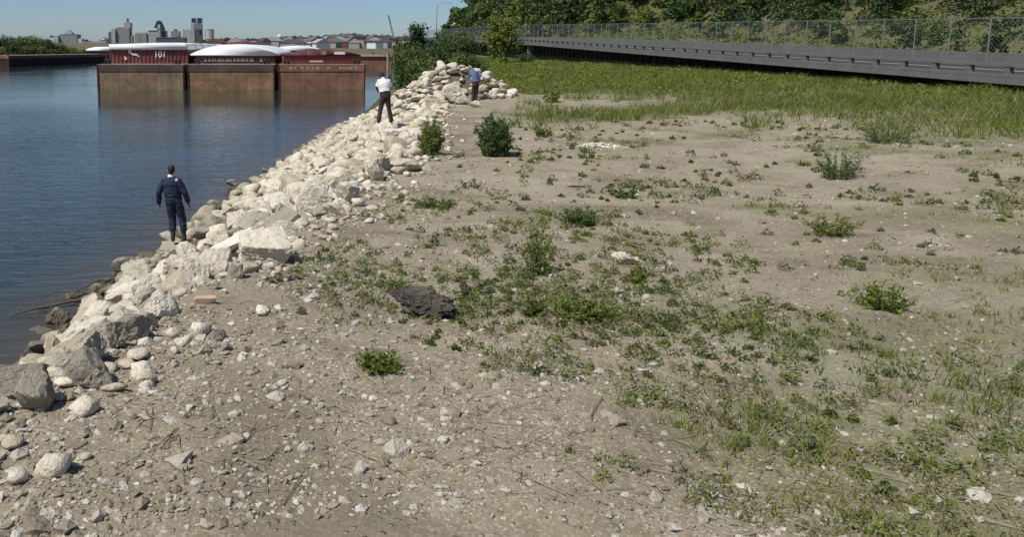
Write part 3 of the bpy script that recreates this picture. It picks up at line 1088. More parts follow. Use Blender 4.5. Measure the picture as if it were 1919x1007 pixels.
# ------------------------------------------------------------------ distant city
def glass_mat(name, col):
    m, nt, b = new_mat(name)
    b.inputs['Base Color'].default_value = (*col, 1)
    b.inputs['Roughness'].default_value = .25
    b.inputs['Specular IOR Level'].default_value = .6
    return m


M['c_grey'] = plain('stone_grey_tower', (.34, .335, .33), .85, .08, .02)
M['c_pale'] = plain('pale_facade', (.52, .50, .46), .85, .06, .02)
M['c_white'] = plain('white_facade', (.70, .70, .67), .8, .05, .02)
M['c_tan'] = plain('tan_facade', (.36, .32, .28), .85, .08, .02)
M['c_brown'] = plain('brown_strip', (.13, .095, .08), .85, .1, .02)
M['c_dark'] = plain('dark_facade', (.10, .10, .11), .8, .15, .02)
M['c_blue'] = glass_mat('blue_glass', (.020, .040, .085))
M['c_glass'] = glass_mat('grey_glass', (.16, .20, .24))
M['c_maroon'] = plain('maroon_brick', (.13, .06, .055), .9, .2, .05)
M['c_roof'] = plain('roof_grey', (.15, .14, .14), .9, .2, .2)
CY = 2400.0


def bx(b, x0, x1, yt, yb, Y=CY, depth=30, yoff=0):
    """box whose face spans picture columns x0..x1 and rows yt..yb at distance Y"""
    p, q = at_y(x0, yt, Y), at_y(x1, yb, Y)
    b.box(p.x, q.x, Y + yoff, Y + yoff + depth, q.z, p.z)
    return b


def bld(label, parts, Y=CY, cat='building', group=None, name='building'):
    t = tag(empty(name, (0, 0, 0)), label, cat, group)
    for nm, mat, rects in parts:
        b = MB()
        for r in rects:
            d = r[4] if len(r) > 4 else 30
            yo = r[5] if len(r) > 5 else 0
            bx(b, r[0], r[1], r[2], r[3], Y, d, yo)
        b.build(nm, M[mat], t)
        if nm in ('wall', 'painted_lit_wing', 'painted_lit_face', 'block') and Y == CY:
            w_ = MB()
            for r in rects:
                yo = r[5] if len(r) > 5 else 0
                if r[1] - r[0] < 5: continue
                x = r[0] + 1.2
                while x < r[1] - 1.3:
                    yb_ = min(r[3], 86)
                    yy_ = r[2] + 1.6
                    while yy_ < yb_:
                        bx(w_, x, x + .95, yy_, yy_ + 1.0, Y, .3, yo - .31)
                        yy_ += 2.2
                    x += 2.1
            if w_.v: tag(w_.build('windows', M['c_glass'], t), kind='stuff')
    return t


YB = 92
t = bld('wide grey hospital-like block with a pyramid roof over the far trees', [('wall', 'c_grey', [(112, 145, 65, YB, 40)]), ('painted_lit_wing', 'c_pale', [(102, 111.6, 66, YB, 30, -8)]), ('roof_slab', 'c_dark', [(91, 102, 66, 70, 20, 10)]), ('parapet', 'c_dark', [(111.8, 145.5, 64, 65, 40.5, -.5)])])  # left face paler than the wall: sunlight put into its colour
p, q = at_y(118, 64, CY), at_y(135, 64, CY)
zt = at_y(127, 55, CY).z
MB().add([(p.x, CY + 5, p.z + .2), (q.x, CY + 5, p.z + .2), (q.x, CY + 32, p.z + .2), (p.x, CY + 32, p.z + .2), ((p.x + q.x) / 2 - 3, CY + 18, zt), ((p.x + q.x) / 2 + 3, CY + 18, zt)], [(0, 1, 5, 4), (1, 2, 5), (2, 3, 4, 5), (3, 0, 4), (3, 2, 1, 0)]).build('pyramid_roof', M['c_glass'], t)
bld('low stepped white buildings right of the wide grey block', [('wall', 'c_white', [(146, 154, 72, YB, 20), (157, 160, 78, YB, 20, 4)]), ('block', 'c_grey', [(154.2, 167, 76, YB, 24)]), ('roof', 'c_dark', [(153.8, 161, 73.5, 76, 24.6, -.3), (161.2, 167.4, 76, 78.4, 24, -1)])])
t = bld('low maroon warehouse left of the stepped tower', [('wall', 'c_maroon', [(170, 208, 81, YB, 40, -60)]), ('upper_floor', 'c_grey', [(172, 207, 77.5, 81, 30, -50)])])
t = bld('small glass domed hall over the maroon warehouse', [('wall', 'c_grey', [(185, 202, 76, YB)])])
pc = at_y(193.5, 76, CY)
r_ = 8.5 * CY / FPX
MB().lathe([(r_ * math.cos(a), r_ * .75 * math.sin(a)) for a in np.linspace(0, 1.45, 7)], 18).build('dome', M['c_glass'], t, True).location = (pc.x, CY + 14, pc.z + .2)
bld('narrow black tower left of the stepped grey tower', [('wall', 'c_dark', [(202, 208.5, 60, YB, 16, 6)]), ('cap', 'c_dark', [(203, 207, 58.5, 60, 10, 9)])])
t = bld('tall stepped grey tower with a sign mast on top', [('wall', 'c_grey', [(218, 243, 52, YB, 40)]), ('painted_lit_face', 'c_pale', [(209, 217.8, 53, YB, 34, -6)]), ('tower', 'c_grey', [(231, 243.5, 42, 51.9, 26, 6)]), ('shoulder', 'c_pale', [(243.2, 247.5, 66, YB, 24, 4)]), ('parapet', 'c_dark', [(217.9, 231, 51, 52, 40, -.4)])])  # narrow left face gets a paler colour to paint the sun on it
b = MB()
pz = at_y(237, 42, CY)
for dx, dy in ((-3, -3), (3, -3), (3, 3), (-3, 3)):
    b.tube([(pz.x + dx, CY + 18 + dy, pz.z), (pz.x + dx * .4, CY + 18 + dy * .4, at_y(237, 33, CY).z)], .8, 5)
b.box(pz.x - 3, pz.x + 3, CY + 17, CY + 19, at_y(237, 40, CY).z, at_y(237, 34.5, CY).z)
b.build('sign_mast', M['c_glass'], t)
bld('tan office block between the stepped tower and the white block', [('wall', 'c_tan', [(252, 275, 62, YB, 30)]), ('setback', 'c_grey', [(254, 272, 60.5, 61.9, 20, 4)]), ('pier', 'c_brown', [(262, 263, 63, YB, 1, -1.2), (274, 280, 63, YB, 20, 4)])])
bld('white block with a bright flat top beside the pointed blue tower', [('wall', 'c_pale', [(280.5, 303, 57, YB, 30, -20)]), ('bright_top', 'c_white', [(275, 297, 52.5, 56.8, 30, -22)])])
t = bld('pointed dark blue glass tower with a rounded top', [('wall', 'c_glass', [(290, 310, 57, YB, 26, 20)])])
pl, pr = at_y(287, 57, CY), at_y(307.5, 57, CY)
hh = at_y(297, 37.5, CY).z - pl.z
ww = pr.x - pl.x
prof = [(0, -.2), (0, .25), (.08, .42), (.17, .62), (.26, .85), (.36, .96), (.48, 1), (.6, .97), (.72, .86), (.83, .64), (.92, .42), (1, .2), (1, -.2)]
MB().prism([(pl.x + u * ww, pl.z + w_ * hh) for u, w_ in reversed(prof)], CY + 8, CY + 19).build('glass_top', M['c_blue'], t)
MB().box(pl.x + ww * .38, pl.x + ww * .62, CY + 6.5, CY + 7.9, pl.z, pl.z + hh * .6).build('grey_panel', M['c_grey'], t)  # plain grey panel in front of the blue glass
t = bld('grey block with a small round cap, mid skyline', [('wall', 'c_grey', [(320, 337, 58, YB, 24)])])
pc = at_y(327.5, 58, CY)
MB().lathe([(7 * math.cos(a), 7 * math.sin(a)) for a in np.linspace(0, 1.45, 6)], 14).build('round_cap', M['c_dark'], t, True).location = (pc.x, CY + 12, pc.z + .2)
bld('plain beige slab left of the twin towers', [('wall', 'c_pale', [(341, 357, 54, YB, 24, 12)])])
bld('long dark station hall below the twin towers', [('wall', 'c_dark', [(304, 357, 71.5, YB, 30, -90)]), ('roof', 'c_roof', [(303, 340, 70, 71.4, 32, -91), (341, 346, 67, 71.4, 12, -88), (349, 357, 70.5, 71.4, 20, -89)])])
t = bld('twin pale towers with dark blue glass tops', [('wall', 'c_pale', [(357.5, 367, 42, YB, 24), (368, 378, 44, YB, 24, 6)]), ('dark_strip', 'c_brown', [(364.5, 367.5, 55, YB, 2, -2.2), (374, 377.6, 56, YB, 2, 3.6)]), ('glass_face', 'c_glass', [(364, 377.8, 43, 55, 2, -2.6)]), ('blue_top', 'c_blue', [(358.5, 366.5, 33.5, 42.6, 20, 1), (369, 377.5, 33, 42.6, 20, 5)])])
t = tag(empty('building', (0, 0, 0)), 'round pale tower right of the twin towers', 'building')
pc = at_y(392.5, YB, CY)
rr = 7.6 * CY / FPX
zt = at_y(392, 56.5, CY).z
MB().lathe([(rr, pc.z), (rr, zt)], 24).build('wall', M['c_pale'], t).location = (pc.x, CY + rr, 0)
MB().lathe([(rr * 1.04, zt + .1), (rr * 1.04, zt + 3.5)], 24).build('crown_band', M['c_tan'], t).location = (pc.x, CY + rr, 0)
b = MB()
for k in range(24):
    a = 2 * math.pi * k / 24
    b.box(pc.x + (rr + .3) * math.cos(a) - .35, pc.x + (rr + .3) * math.cos(a) + .35, CY + rr + (rr + .3) * math.sin(a) - .35, CY + rr + (rr + .3) * math.sin(a) + .35, pc.z, zt - .3)
b.build('fins', M['c_white'], t)
bld('far flat brown roof beyond the barge covers', [('wall', 'c_roof', [(415, 520, 79.5, 92, 40)]), ('roof', 'c_maroon', [(500, 560, 79.5, 92, 30, -30)])], Y=1500)

# water tower
t = tag(empty('water_tower', (0, 0, 0)), 'white bulb-topped water tower over the barge covers', 'water tower')
Y = 1700
pc = at_y(524, 68, Y)
b = MB().lathe([(1.2, -14), (1.2, -6), (3.4, -3.6), (5.0, -1), (5.0, 1), (3.6, 3.3), (1.2, 4.4)], 16)
b.build('tank', M['c_white'], t, True).location = (pc.x, Y, pc.z)
MB().tube([(pc.x, Y, pc.z - 14.2), (pc.x, Y, 8)], 1.3, 10).build('stem', M['c_white'], t)
MB().box(pc.x - 3.5, pc.x + 3.5, Y - 4, Y + 4, pc.z - 13.5, pc.z - 9).build('base_house', M['c_white'], t)

# crane boom and mast
t = tag(empty('crane', (0, 0, 0)), 'far lattice crane boom leaning left against the sky', 'crane')
Y = 520
a_, c_ = at_y(728, 28, Y), at_y(741, 84, Y)
b = MB()
d = (a_ - c_)
for s in ((-.55, 0), (.55, 0), (0, .8)):
    b.tube([(c_.x + s[0], Y + s[1], c_.z), (a_.x + s[0] * .5, Y + s[1] * .5, a_.z)], .12, 5)
for k in range(16):
    u0, u1 = k / 16, (k + 1) / 16
    s = 1 if k % 2 else -1
    b.tube([c_ + d * u0 + Vector((s * .5, 0, 0)), c_ + d * u1 + Vector((-s * .45, 0, 0))], .07, 4)
b.build('boom', M['dark_steel'], t)
MB().box(c_.x - 1.6, c_.x + 1.6, Y - 1.5, Y + 1.5, c_.z - 3.5, c_.z).build('cab', M['c_maroon'], t)
t = tag(empty('radio_mast', (0, 0, 0)), 'thin dark mast left of the crane boom', 'mast')
p = at_y(716, 62, 900)
MB().tube([(p.x, 900, 6), (p.x, 900, p.z)], [.5, .2], 6).build('pole', M['dark_steel'], t)
b = MB()
for k in range(3): b.box(p.x - 1.2, p.x + 1.2, 899.8, 900.2, p.z - 1.5 - 2.2 * k, p.z - 1.2 - 2.2 * k)
b.build('antenna', M['dark_steel'], t)
t = tag(empty('mooring_post', (0, 0, 0)), 'pale timber mooring pole at the head of the channel', 'pole')
p = at_y(727, 97, 190)
MB().tube([(p.x, 190, -1.5), (p.x, 190, p.z)], [.3, .24], 8).build('pole', M['c_tan'], t)
MB().lathe([(.3, 0), (.3, .12), (.05, .3)], 8, p.x, 190).build('cap', M['c_roof'], t).location = (0, 0, p.z)

# low town right of the skyline: single small houses on the rise
rng = np.random.default_rng(3)
town = ['c_white', 'c_pale', 'c_tan', 'c_grey', 'c_white', 'c_grey', 'c_pale', 'c_tan', 'c_maroon']
house_me = {}
wall_m = MB().box(-.5, .5, -.5, .5, 0, 1).mesh('house_wall')
roof_m = MB().prism([(-.56, 0), (.56, 0), (0, .55)], -.55, .55).mesh('house_roof')
flat_m = MB().box(-.54, .54, -.54, .54, 0, .1).mesh('house_flat_roof')
walls = {c: link('wall', wall_m.copy(), M[c]) for c in set(town)}
for c in list(walls):
    me_ = walls[c].data
    bpy.data.objects.remove(walls[c])
    walls[c] = me_
roof_mats = ['c_roof', 'c_dark', 'c_roof', 'c_grey', 'c_maroon']
roofs = {}
for c in roof_mats:
    for nm, mm in (('g', roof_m), ('f', flat_m)):
        q = mm.copy()
        q.materials.append(M[c])
        roofs[c + nm] = q
colname = {'c_white': 'white', 'c_pale': 'beige', 'c_tan': 'tan', 'c_grey': 'grey', 'c_maroon': 'red brick'}
hs = []
for k in range(165):
    Y = rng.uniform(640, 1500)
    px = rng.uniform(395, 785)
    yb = rng.uniform(80, 93) if px > 560 else rng.uniform(84, 93)
    p = at_y(px, yb, Y)
    gz = zg1(p.x, Y)
    w, dd, hh = rng.uniform(7, 15), rng.uniform(7, 13), rng.uniform(3.5, 6)
    c = town[k % len(town)]
    t = tag(empty('house', (p.x, Y, gz - .2), rng.uniform(-.6, .6)), 'x', 'house', 'distant houses of the low town')
    hs.append((px, colname[c], t))
    hh = max(hh, min(p.z - gz, 8))
    o = bpy.data.objects.new('wall', walls[c]); COL.objects.link(o); o.parent = t
    o.scale = (w, dd, hh)
    o = bpy.data.objects.new('roof', roofs[roof_mats[k % 5] + ('g' if rng.uniform() < .6 else 'f')]); COL.objects.link(o); o.parent = t
    o.location = (0, 0, hh + .02)
    o.scale = (w, dd, min(w, 9) * .7)
bands = [(395, 455, 'above the left half of the white arch'), (455, 515, 'above the right half of the white arch'), (515, 560, 'by the water tower'), (560, 625, 'above the maroon cover'), (625, 690, 'above the right end of the red coaming'), (690, 730, 'left of the crane'), (730, 790, 'right of the crane')]
num = ['', 'second', 'third', 'fourth', 'fifth', 'sixth', 'seventh', 'eighth', 'ninth', 'tenth', 'eleventh', 'twelfth']
cnt = {}
for px, cn, t in sorted(hs, key=lambda q: q[0]):
    bn = next(b_[2] for b_ in bands if b_[0] <= px < b_[1])
    cnt[(bn, cn)] = i_ = cnt.get((bn, cn), 0) + 1
    t['label'] = 'distant %s house %s, %s such from left' % (cn, bn, num[min(i_, 12) - 1] or 'first')
# wooded skyline behind the town
Vs = []
for px in np.arange(380, 800, 5.0):
    Y = 1750 + rng.uniform(-80, 80)
    p = at_y(px, rng.uniform(73, 78), Y)
    gz = zg1(p.x, Y)
    lob = [(p.x + rng.uniform(-7, 7), Y + rng.uniform(-8, 8), gz + (p.z - gz) * u, 7, 7, (p.z - gz) * .22) for u in (.2, .45, .65, .85)]
    P, d = lobes_points(lob, 130, rng, .8)
    vv, _ = leaf_quads(P, np.full(130, 2.0), rng, 1, .3, d)
    Vs.append(vv)
V = np.concatenate(Vs)
tag(link('far_woods', np_mesh('far_woods', V, np.arange(len(V)).reshape(-1, 4)), M['leaf_dark']), 'dark tree line on the horizon behind the low town', 'woods', kind='stuff')

# ------------------------------------------------------------------ stones
def ico(sub):
    bm = bmesh.new()
    bmesh.ops.create_icosphere(bm, subdivisions=sub, radius=1)
    V = np.array([v.co[:] for v in bm.verts])
    F = np.array([[v.index for v in f.verts] for f in bm.faces])
    bm.free()
    return V / np.linalg.norm(V, axis=1, keepdims=True), F


ICO = {k: ico(k) for k in (1, 2, 3, 4, 5)}


def vnoise(P, s, seed):
    o = Vector((seed * 3.7, seed * 9.1, seed * 5.3))
    return np.array([mnoise.fractal(Vector(p) * s + o, 1.0, 2.0, 3) for p in P])


def rock_verts(seed, sub=3, planes=11, p=14, rough=.07, flat=1.0, block=False):
    rng = np.random.default_rng(seed)
    D, F = ICO[sub]
    N = rng.normal(size=(planes, 3))
    N /= np.linalg.norm(N, axis=1, keepdims=True)
    dd = rng.uniform(.5, 1.0, planes)
    if block:
        ax = np.array([[1, 0, 0], [-1, 0, 0], [0, 1, 0], [0, -1, 0], [0, 0, 1], [0, 0, -1]], float) + rng.normal(size=(6, 3)) * .10
        ax /= np.linalg.norm(ax, axis=1, keepdims=True)
        N = np.concatenate([ax, N[:3]])
        dd = np.concatenate([np.full(6, .8), np.full(3, 1.05)])
    q = np.clip(D @ N.T, 0, None) / dd
    r = ((q ** p).sum(1) + 1e-9) ** (-1.0 / p)
    r = np.minimum(r, 1.35)
    V = D * r[:, None]
    nz = vnoise(V, 1.6, seed) * rough * 1.7 + vnoise(V, 4.5, seed + 50) * rough * 1.0 + (vnoise(V, 13, seed + 90) * rough * .45 if sub > 3 else 0)
    V = V + D * nz[:, None]
    V[:, 2] *= flat
    # bring to unit length along x
    V = V / (np.ptp(V[:, 0]) if np.ptp(V[:, 0]) > 0 else 1)
    return V, F


ROCKS = []
for k in range(18):
    V, F = rock_verts(200 + k, 5 if k < 12 else 4, random.randint(7, 10), 60, .06, random.uniform(.7, 1.0), block=(k % 2 == 0))
    me_ = np_mesh('boulder', V, F, True)
    me_.set_sharp_from_angle(angle=math.radians(24))
    ROCKS.append(me_)


def stone(px, py, wpx, label, mat='stone', seed=0, asp=(1, .8, .6), rz=None, sink=.25, tilt=(0, 0), sub=4, block=False, name='boulder', cat='boulder', group=None, rough=.06, pos=None, width=None, p=50, zbase=None):
    """one stone with a shape of its own, its visible foot at the picture point (px, py)"""
    g = pos if pos is not None else ground_at(px, py)
    if width is None:
        width = wpx * (g - Vector((0, 0, CAM_H))).length / FPX
    V, F = rock_verts(seed + 500, sub, 10, p, rough, 1, block)
    V = V / np.ptp(V, axis=0) * np.array(asp) * width
    me_ = np_mesh(name, V, F, True)
    me_.set_sharp_from_angle(angle=math.radians(24))
    o = link(name, me_, M[mat])
    o.rotation_euler = (math.radians(tilt[0]), math.radians(tilt[1]), math.radians(rz if rz is not None else seed * 47 % 50 - 25))
    zb = (zg1(g.x, g.y) if zbase is None else zbase)
    o.location = (g.x, g.y + width * asp[1] * .45, zb + width * asp[2] * (.5 - sink))
    tag(o, label, cat, group)
    return o


marks = []
taken = []      # (x, y, radius) where single stones already lie


def feat(*a, **k):
    lm = k.pop('lm', None)
    o = stone(*a, **k)
    if lm: marks.append((o.location.x, o.location.y, lm))
    r = max(o.dimensions.x, o.dimensions.y) if o.dimensions.x else 0
    V = np.array([v.co[:] for v in o.data.vertices])
    taken.append((o.location.x, o.location.y, float(np.ptp(V[:, :2], axis=0).max()) * .5))
    return o


feat(490, 492, 104, 'large flat white limestone block with a squared edge lying on the slope', 'stone_white', 1, (1, .85, .55), 4, .2, (17, 3), block=True, sub=5, p=22, rough=.05, lm='flat white block')
feat(437, 482, 92, 'long grey-white tilted slab over a black hollow, left of the white block', 'stone_white', 2, (1, .45, .13), 14, -1.5, (14, -24), block=True, p=40, rough=.03, lm='tilted slab')
feat(430, 490, 66, 'dark flat stone in the hollow under the tilted slab', 'stone_dark', 36, (1, .5, .34), 14, .0, (0, -20), block=True)  # added stone whose dark colour stands in for the hollow's shade
feat(440, 524, 34, 'small upright grey stone under the white block', 'stone_grey', 3, (.8, .7, 1.1), 20, .2, (4, 8), block=True)
feat(380, 532, 98, 'broad cream boulder below the tilted slab', 'stone', 4, (1, .8, .55), -12, .28, sub=5, lm='broad cream boulder')
feat(395, 446, 84, 'grey-green boulder right of the navy-clad figure on the bank', 'stone_grey', 5, (1, .75, .6), 26, .2, lm='grey-green boulder')
feat(425, 395, 24, 'pale stone with a white face right at the water edge', 'stone_white', 6, (1, .8, .9), 0, .15, lm='white-faced stone')
feat(412, 428, 40, 'tan boulder behind the grey-green one', 'stone_tan', 61, (1, .7, .6), 10, .2)
feat(262, 545, 92, 'big pinkish-grey twin-humped boulder at the water edge', 'stone_grey', 7, (1, .8, .72), -18, .18, sub=5, lm='twin-humped boulder')
feat(232, 520, 50, 'pointed grey boulder left of the twin-humped one', 'stone_grey', 8, (1, .8, .9), 25, .15, (0, -14))
feat(202, 537, 44, 'low triangular stone half in the water', 'stone_tan', 9, (1, .6, .5), 24, .2, (0, -12))
feat(245, 567, 120, 'long white smooth boulder running down toward the water', 'stone_white', 10, (1, .36, .3), 22, .15, (0, -10), p=9, lm='long white boulder')
feat(168, 600, 62, 'pale angular boulder at the waterline among the driftwood', 'stone', 11, (1, .9, .8), 10, .2, lm='angular waterline boulder')
feat(130, 582, 44, 'yellowish stone standing in the shallows', 'stone_tan', 12, (1, .8, .6), -10, .15, lm='yellowish shallows stone')
feat(230, 602, 70, 'cream boulder below the long white one', 'stone', 13, (1, .9, .7), 30, .2, sub=5, lm='lower cream boulder')
feat(300, 600, 80, 'pale boulder at the edge of the bare soil', 'stone_white', 14, (1, .5, .55), 58, .2, sub=5, lm='soil-edge boulder')
feat(330, 520, 78, 'bright cream boulder in the middle of the slope', 'stone', 15, (1, .8, .6), 5, .25, lm='bright cream boulder')
feat(385, 570, 42, 'flat salmon-coloured brick lying on bare soil', 'brick', 16, (1, .5, .28), 8, .0, (0, -2), block=True, p=30, rough=.02, name='brick', cat='brick', lm='salmon brick')
feat(400, 545, 24, 'small tan stone above the salmon brick', 'stone_tan', 17, (1, .8, .8), 40, .1)
feat(418, 552, 14, 'little pale stone right of the tan one', 'stone', 18, (1, .8, .7), 0, .1)
feat(795, 600, 134, 'dark brown-black lump of broken asphalt flecked with white', 'stone_dark', 19, (1, .66, .42), -4, .24, (0, 1), sub=5, rough=.17, p=12, name='asphalt_lump', cat='rubble', lm='asphalt lump')
feat(873, 559, 30, 'dark grey upright stone behind the asphalt lump', 'stone_dark', 20, (.9, .6, 1.15), 12, .1, (0, 10), sub=4)
feat(1172, 497, 48, 'yellowish pale flat stone alone at the right', 'stone', 21, (1, .6, .46), -8, .1)
feat(1196, 492, 16, 'small pale stone next to the yellowish flat one', 'stone_white', 22, (1, .8, .6), 0, .15)
feat(890, 202, 24, 'white arched stone at the feet of the blue-shirted figure', 'stone_white', 23, (1, .6, .55), 0, .1)
feat(858, 196, 50, 'large smooth cream boulder left of the blue-shirted figure', 'stone', 24, (1, .8, .85), -10, .12, lm='smooth mound boulder')
feat(812, 205, 54, 'broad grey boulder at the foot of the rock mound', 'stone', 25, (1, .8, .6), 10, .2, lm='broad mound-foot boulder')
feat(837, 255, 22, 'pale upright stone between the two green bushes', 'stone_white', 26, (.8, .7, 1.1), 0, .1)
feat(640, 392, 36, 'pinkish boulder at the upper edge of the stones', 'stone', 27, (1, .8, .7), 0, .2, lm='pinkish boulder')
feat(612, 330, 48, 'smooth white-topped boulder in the mid slope', 'stone_white', 28, (1, .7, .5), 8, .25, lm='smooth white-topped boulder')
feat(525, 345, 46, 'bright white boulder at the waterline', 'stone_white', 29, (1, .7, .7), 28, .15, lm='white waterline boulder')
feat(650, 275, 46, 'pale boulder with a dark cleft beside it', 'stone', 30, (1, .75, .6), 12, .2, lm='clefted pale boulder')
feat(745, 262, 62, 'flat-topped long white boulder before the light green weeds', 'stone_white', 31, (1, .6, .4), 6, .2, block=True, lm='flat-topped white boulder')
feat(700, 395, 20, 'small white stone lying on open gravel', 'stone_white', 32, (1, .8, .6), 0, .2)
M['stone_dry'] = stone_mat('dry_grey_stone', (.22, .20, .17), (.34, .32, .28), (.46, .43, .38), (.08, .07, .06), False)
g = at_z(438, 352, 0)
stone(438, 352, 25, 'small dark stone with a pale top breaking the river surface', 'stone_dry', 34, (1, .7, .55), 10, 0, (0, 12), pos=g, width=.5, zbase=-.03)
# footing stone for the navy figure
P1Y = 18.5
foot1 = at_y(334, 456, P1Y)
o = feat(340, 470, 66, 'low algae-stained boulder under the boots of the navy-clad figure', 'stone_tan', 35, (1, .85, .5), 0, 0, (0, 0), pos=foot1, width=.95, p=20, block=True, zbase=foot1.z - .42)
o.location = (foot1.x - .02, P1Y + .05, foot1.z - .235)

# the riprap itself
toe_f = lambda y: float(np.interp(y, TOE_Y, TOE_X))
cr_f = lambda y: float(np.interp(y, CR_Y, CR_X))
rng = np.random.default_rng(21)
cells = {}


def free(x, y, r):
    i, j = int(x // 1.2), int(y // 1.2)
    for a in range(i - 1, i + 2):
        for c in range(j - 1, j + 2):
            for (X, Yq, R) in cells.get((a, c), ()):
                if (X - x) ** 2 + (Yq - y) ** 2 < ((R + r) * .84) ** 2: return False
    return True


for (X, Yq, R) in taken:
    cells.setdefault((int(X // 1.2), int(Yq // 1.2)), []).append((X, Yq, R * .9))
spots = []
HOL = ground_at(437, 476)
BRK = ground_at(388, 570)


def sow(rlo, rhi, tries, ylo, yhi):
    for _ in range(tries):
        y = ylo + (yhi - ylo) * rng.uniform()
        t = rng.uniform(-.02 if y > 20 else -.07, 1.02) if y < 44 else rng.uniform(-.1, .4)
        a, c = toe_f(y), cr_f(y)
        x = a + t * (c - a) + .25 * math.sin(y * 1.7)
        r = min(rng.uniform(rlo, rhi), .024 * math.hypot(x, y) + .03)
        # bare sandy tongue at the crest near the brick
        if (x + .95) ** 2 + (y - 6.4) ** 2 < .62 ** 2: continue
        if (x - BRK.x) ** 2 + (y - BRK.y + .1) ** 2 < .14: continue
        if 7.7 < y < 12.3 and r > .08 and abs(x / y + .108) < .028 + r / y: continue
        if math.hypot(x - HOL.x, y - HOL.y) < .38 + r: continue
        if 15.6 < y < 18.6 and abs(x + 3.35 * y / 18.5) < .38 + r and r > .1: continue
        if t > .95 and rng.uniform() < .4: continue
        if r < .17 and t < .9 and rng.uniform() < .55: continue
        if not free(x, y, r): continue
        cells.setdefault((int(x // 1.2), int(y // 1.2)), []).append((x, y, r))
        spots.append((x, y, r, t))


def sow_mound(rlo, rhi, tries):
    for _ in range(tries):
        x, y, r = rng.uniform(2.6, 9.4), rng.uniform(37.2, 43), rng.uniform(rlo, rhi)
        h = 1.55 * math.exp(-((x - 6.9) / 2.3) ** 2 - ((y - 40.6) / 1.75) ** 2) + .7 * math.exp(-((x - 4.4) / 1.6) ** 2 - ((y - 39.5) / 2.2) ** 2)
        if h < .14 or (x - 7.2) ** 2 + (y - 37.7) ** 2 < .6: continue
        if not free(x, y, r): continue
        cells.setdefault((int(x // 1.2), int(y // 1.2)), []).append((x, y, r))
        spots.append((x, y, r, 2.0))


sow(.25, .34, 260, 2.6, 34)
sow_mound(.24, .36, 500)
sow(.17, .25, 3600, 2.6, 52)
sow_mound(.16, .25, 1600)
sow(.10, .16, 9000, 2.6, 48)
sow_mound(.14, .2, 900)
show = sorted(spots, key=lambda s: -s[2] / math.sqrt(s[0] ** 2 + s[1] ** 2 + 6))
inframe = [s for s in show if s[1] > 2.4]
singles, rest = inframe[:258], inframe[258:]


def set_stone(o, x, y, r, rng):
    sc = 2 * r * rng.uniform(.95, 1.15)
    o.scale = (sc, sc * rng.uniform(.6, 1.0), sc * rng.uniform(.5, .95))
    e = .15
    nx_ = -(zg1(x + e, y) - zg1(x - e, y)) / (2 * e)
    ny_ = -(zg1(x, y + e) - zg1(x, y - e)) / (2 * e)
    q = Vector((nx_, ny_, 1)).normalized().to_track_quat('Z', 'Y')
    e2 = Matrix.Rotation(rng.uniform(0, 6.28), 4, 'Z') @ Matrix.Rotation(rng.normal() * .45, 4, 'X') @ Matrix.Rotation(rng.normal() * .45, 4, 'Y')
    o.rotation_euler = (q.to_matrix().to_4x4() @ e2).to_euler()
    o.location = (x, y, zg1(x, y) + sc * .12 + rng.uniform(-.02, .10) * sc)


tones = [('stone', 'cream'), ('stone', 'cream'), ('stone_white', 'white'), ('stone_white', 'white'), ('stone_grey', 'grey'), ('stone_tan', 'tan'), ('stone', 'cream'), ('stone', 'cream')]
mesh_by = {}
recs = []
for k, (x, y, r, t) in enumerate(singles):
    mat, cname = tones[int(rng.integers(len(tones)))]
    key = (int(rng.integers(len(ROCKS))), mat)
    if key not in mesh_by:
        q = ROCKS[key[0]].copy()
        q.materials.append(M[mat])
        mesh_by[key] = q
    o = bpy.data.objects.new('boulder', mesh_by[key])
    COL.objects.link(o)
    set_stone(o, x, y, r, rng)
    recs.append((o, x, y, r, t, cname))
LM = [(X, Yq, n) for X, Yq, n in marks] + [(-3.35, 18.5, 'navy-clad figure'), (2.14, 26.7, 'white-shirted figure'), (7.2, 37.6, 'blue-shirted figure')]
bins = {}
for (o, x, y, r, t, cname) in recs:
    d, X, Yq, n = min((math.hypot((x - X), (y - Yq)), X, Yq, n) for X, Yq, n in LM)
    dx, dy = (x - X), (y - Yq)
    sx_, sy_ = ('right of' if dx > 0 else 'left of'), ('behind' if dy > 0 else 'in front of')
    side = sx_ if abs(dx) > abs(dy) * 2.2 else (sy_ if abs(dy) > abs(dx) * 2.2 else sy_ + ' and ' + sx_)
    size = 'large' if r > .245 else ('middling' if r > .185 else 'small')
    bins.setdefault((cname, size, side, n), []).append((d, o))
ordn = ['', 'second', 'third', 'fourth', 'fifth', 'sixth', 'seventh', 'eighth', 'ninth', 'tenth', 'eleventh', 'twelfth', 'thirteenth', 'fourteenth', 'fifteenth', 'sixteenth', 'seventeenth', 'eighteenth', 'nineteenth', 'twentieth', 'twenty-first', 'twenty-second', 'twenty-third', 'twenty-fourth', 'twenty-fifth', 'twenty-sixth', 'twenty-seventh', 'twenty-eighth', 'twenty-ninth', 'thirtieth']
for (cname, size, side, n), lst in bins.items():
    lst.sort(key=lambda q: q[0])
    for k, (d, o) in enumerate(lst):
        far = 'nearest such' if k == 0 and len(lst) > 1 else ('' if k == 0 else ordn[min(k, 29)] + ' such away')
        tag(o, ('%s %s boulder %s the %s%s' % (size, cname, side, n, ', ' + far if far else '')).replace(' such away', ''), 'boulder', 'boulders of the stony bank')


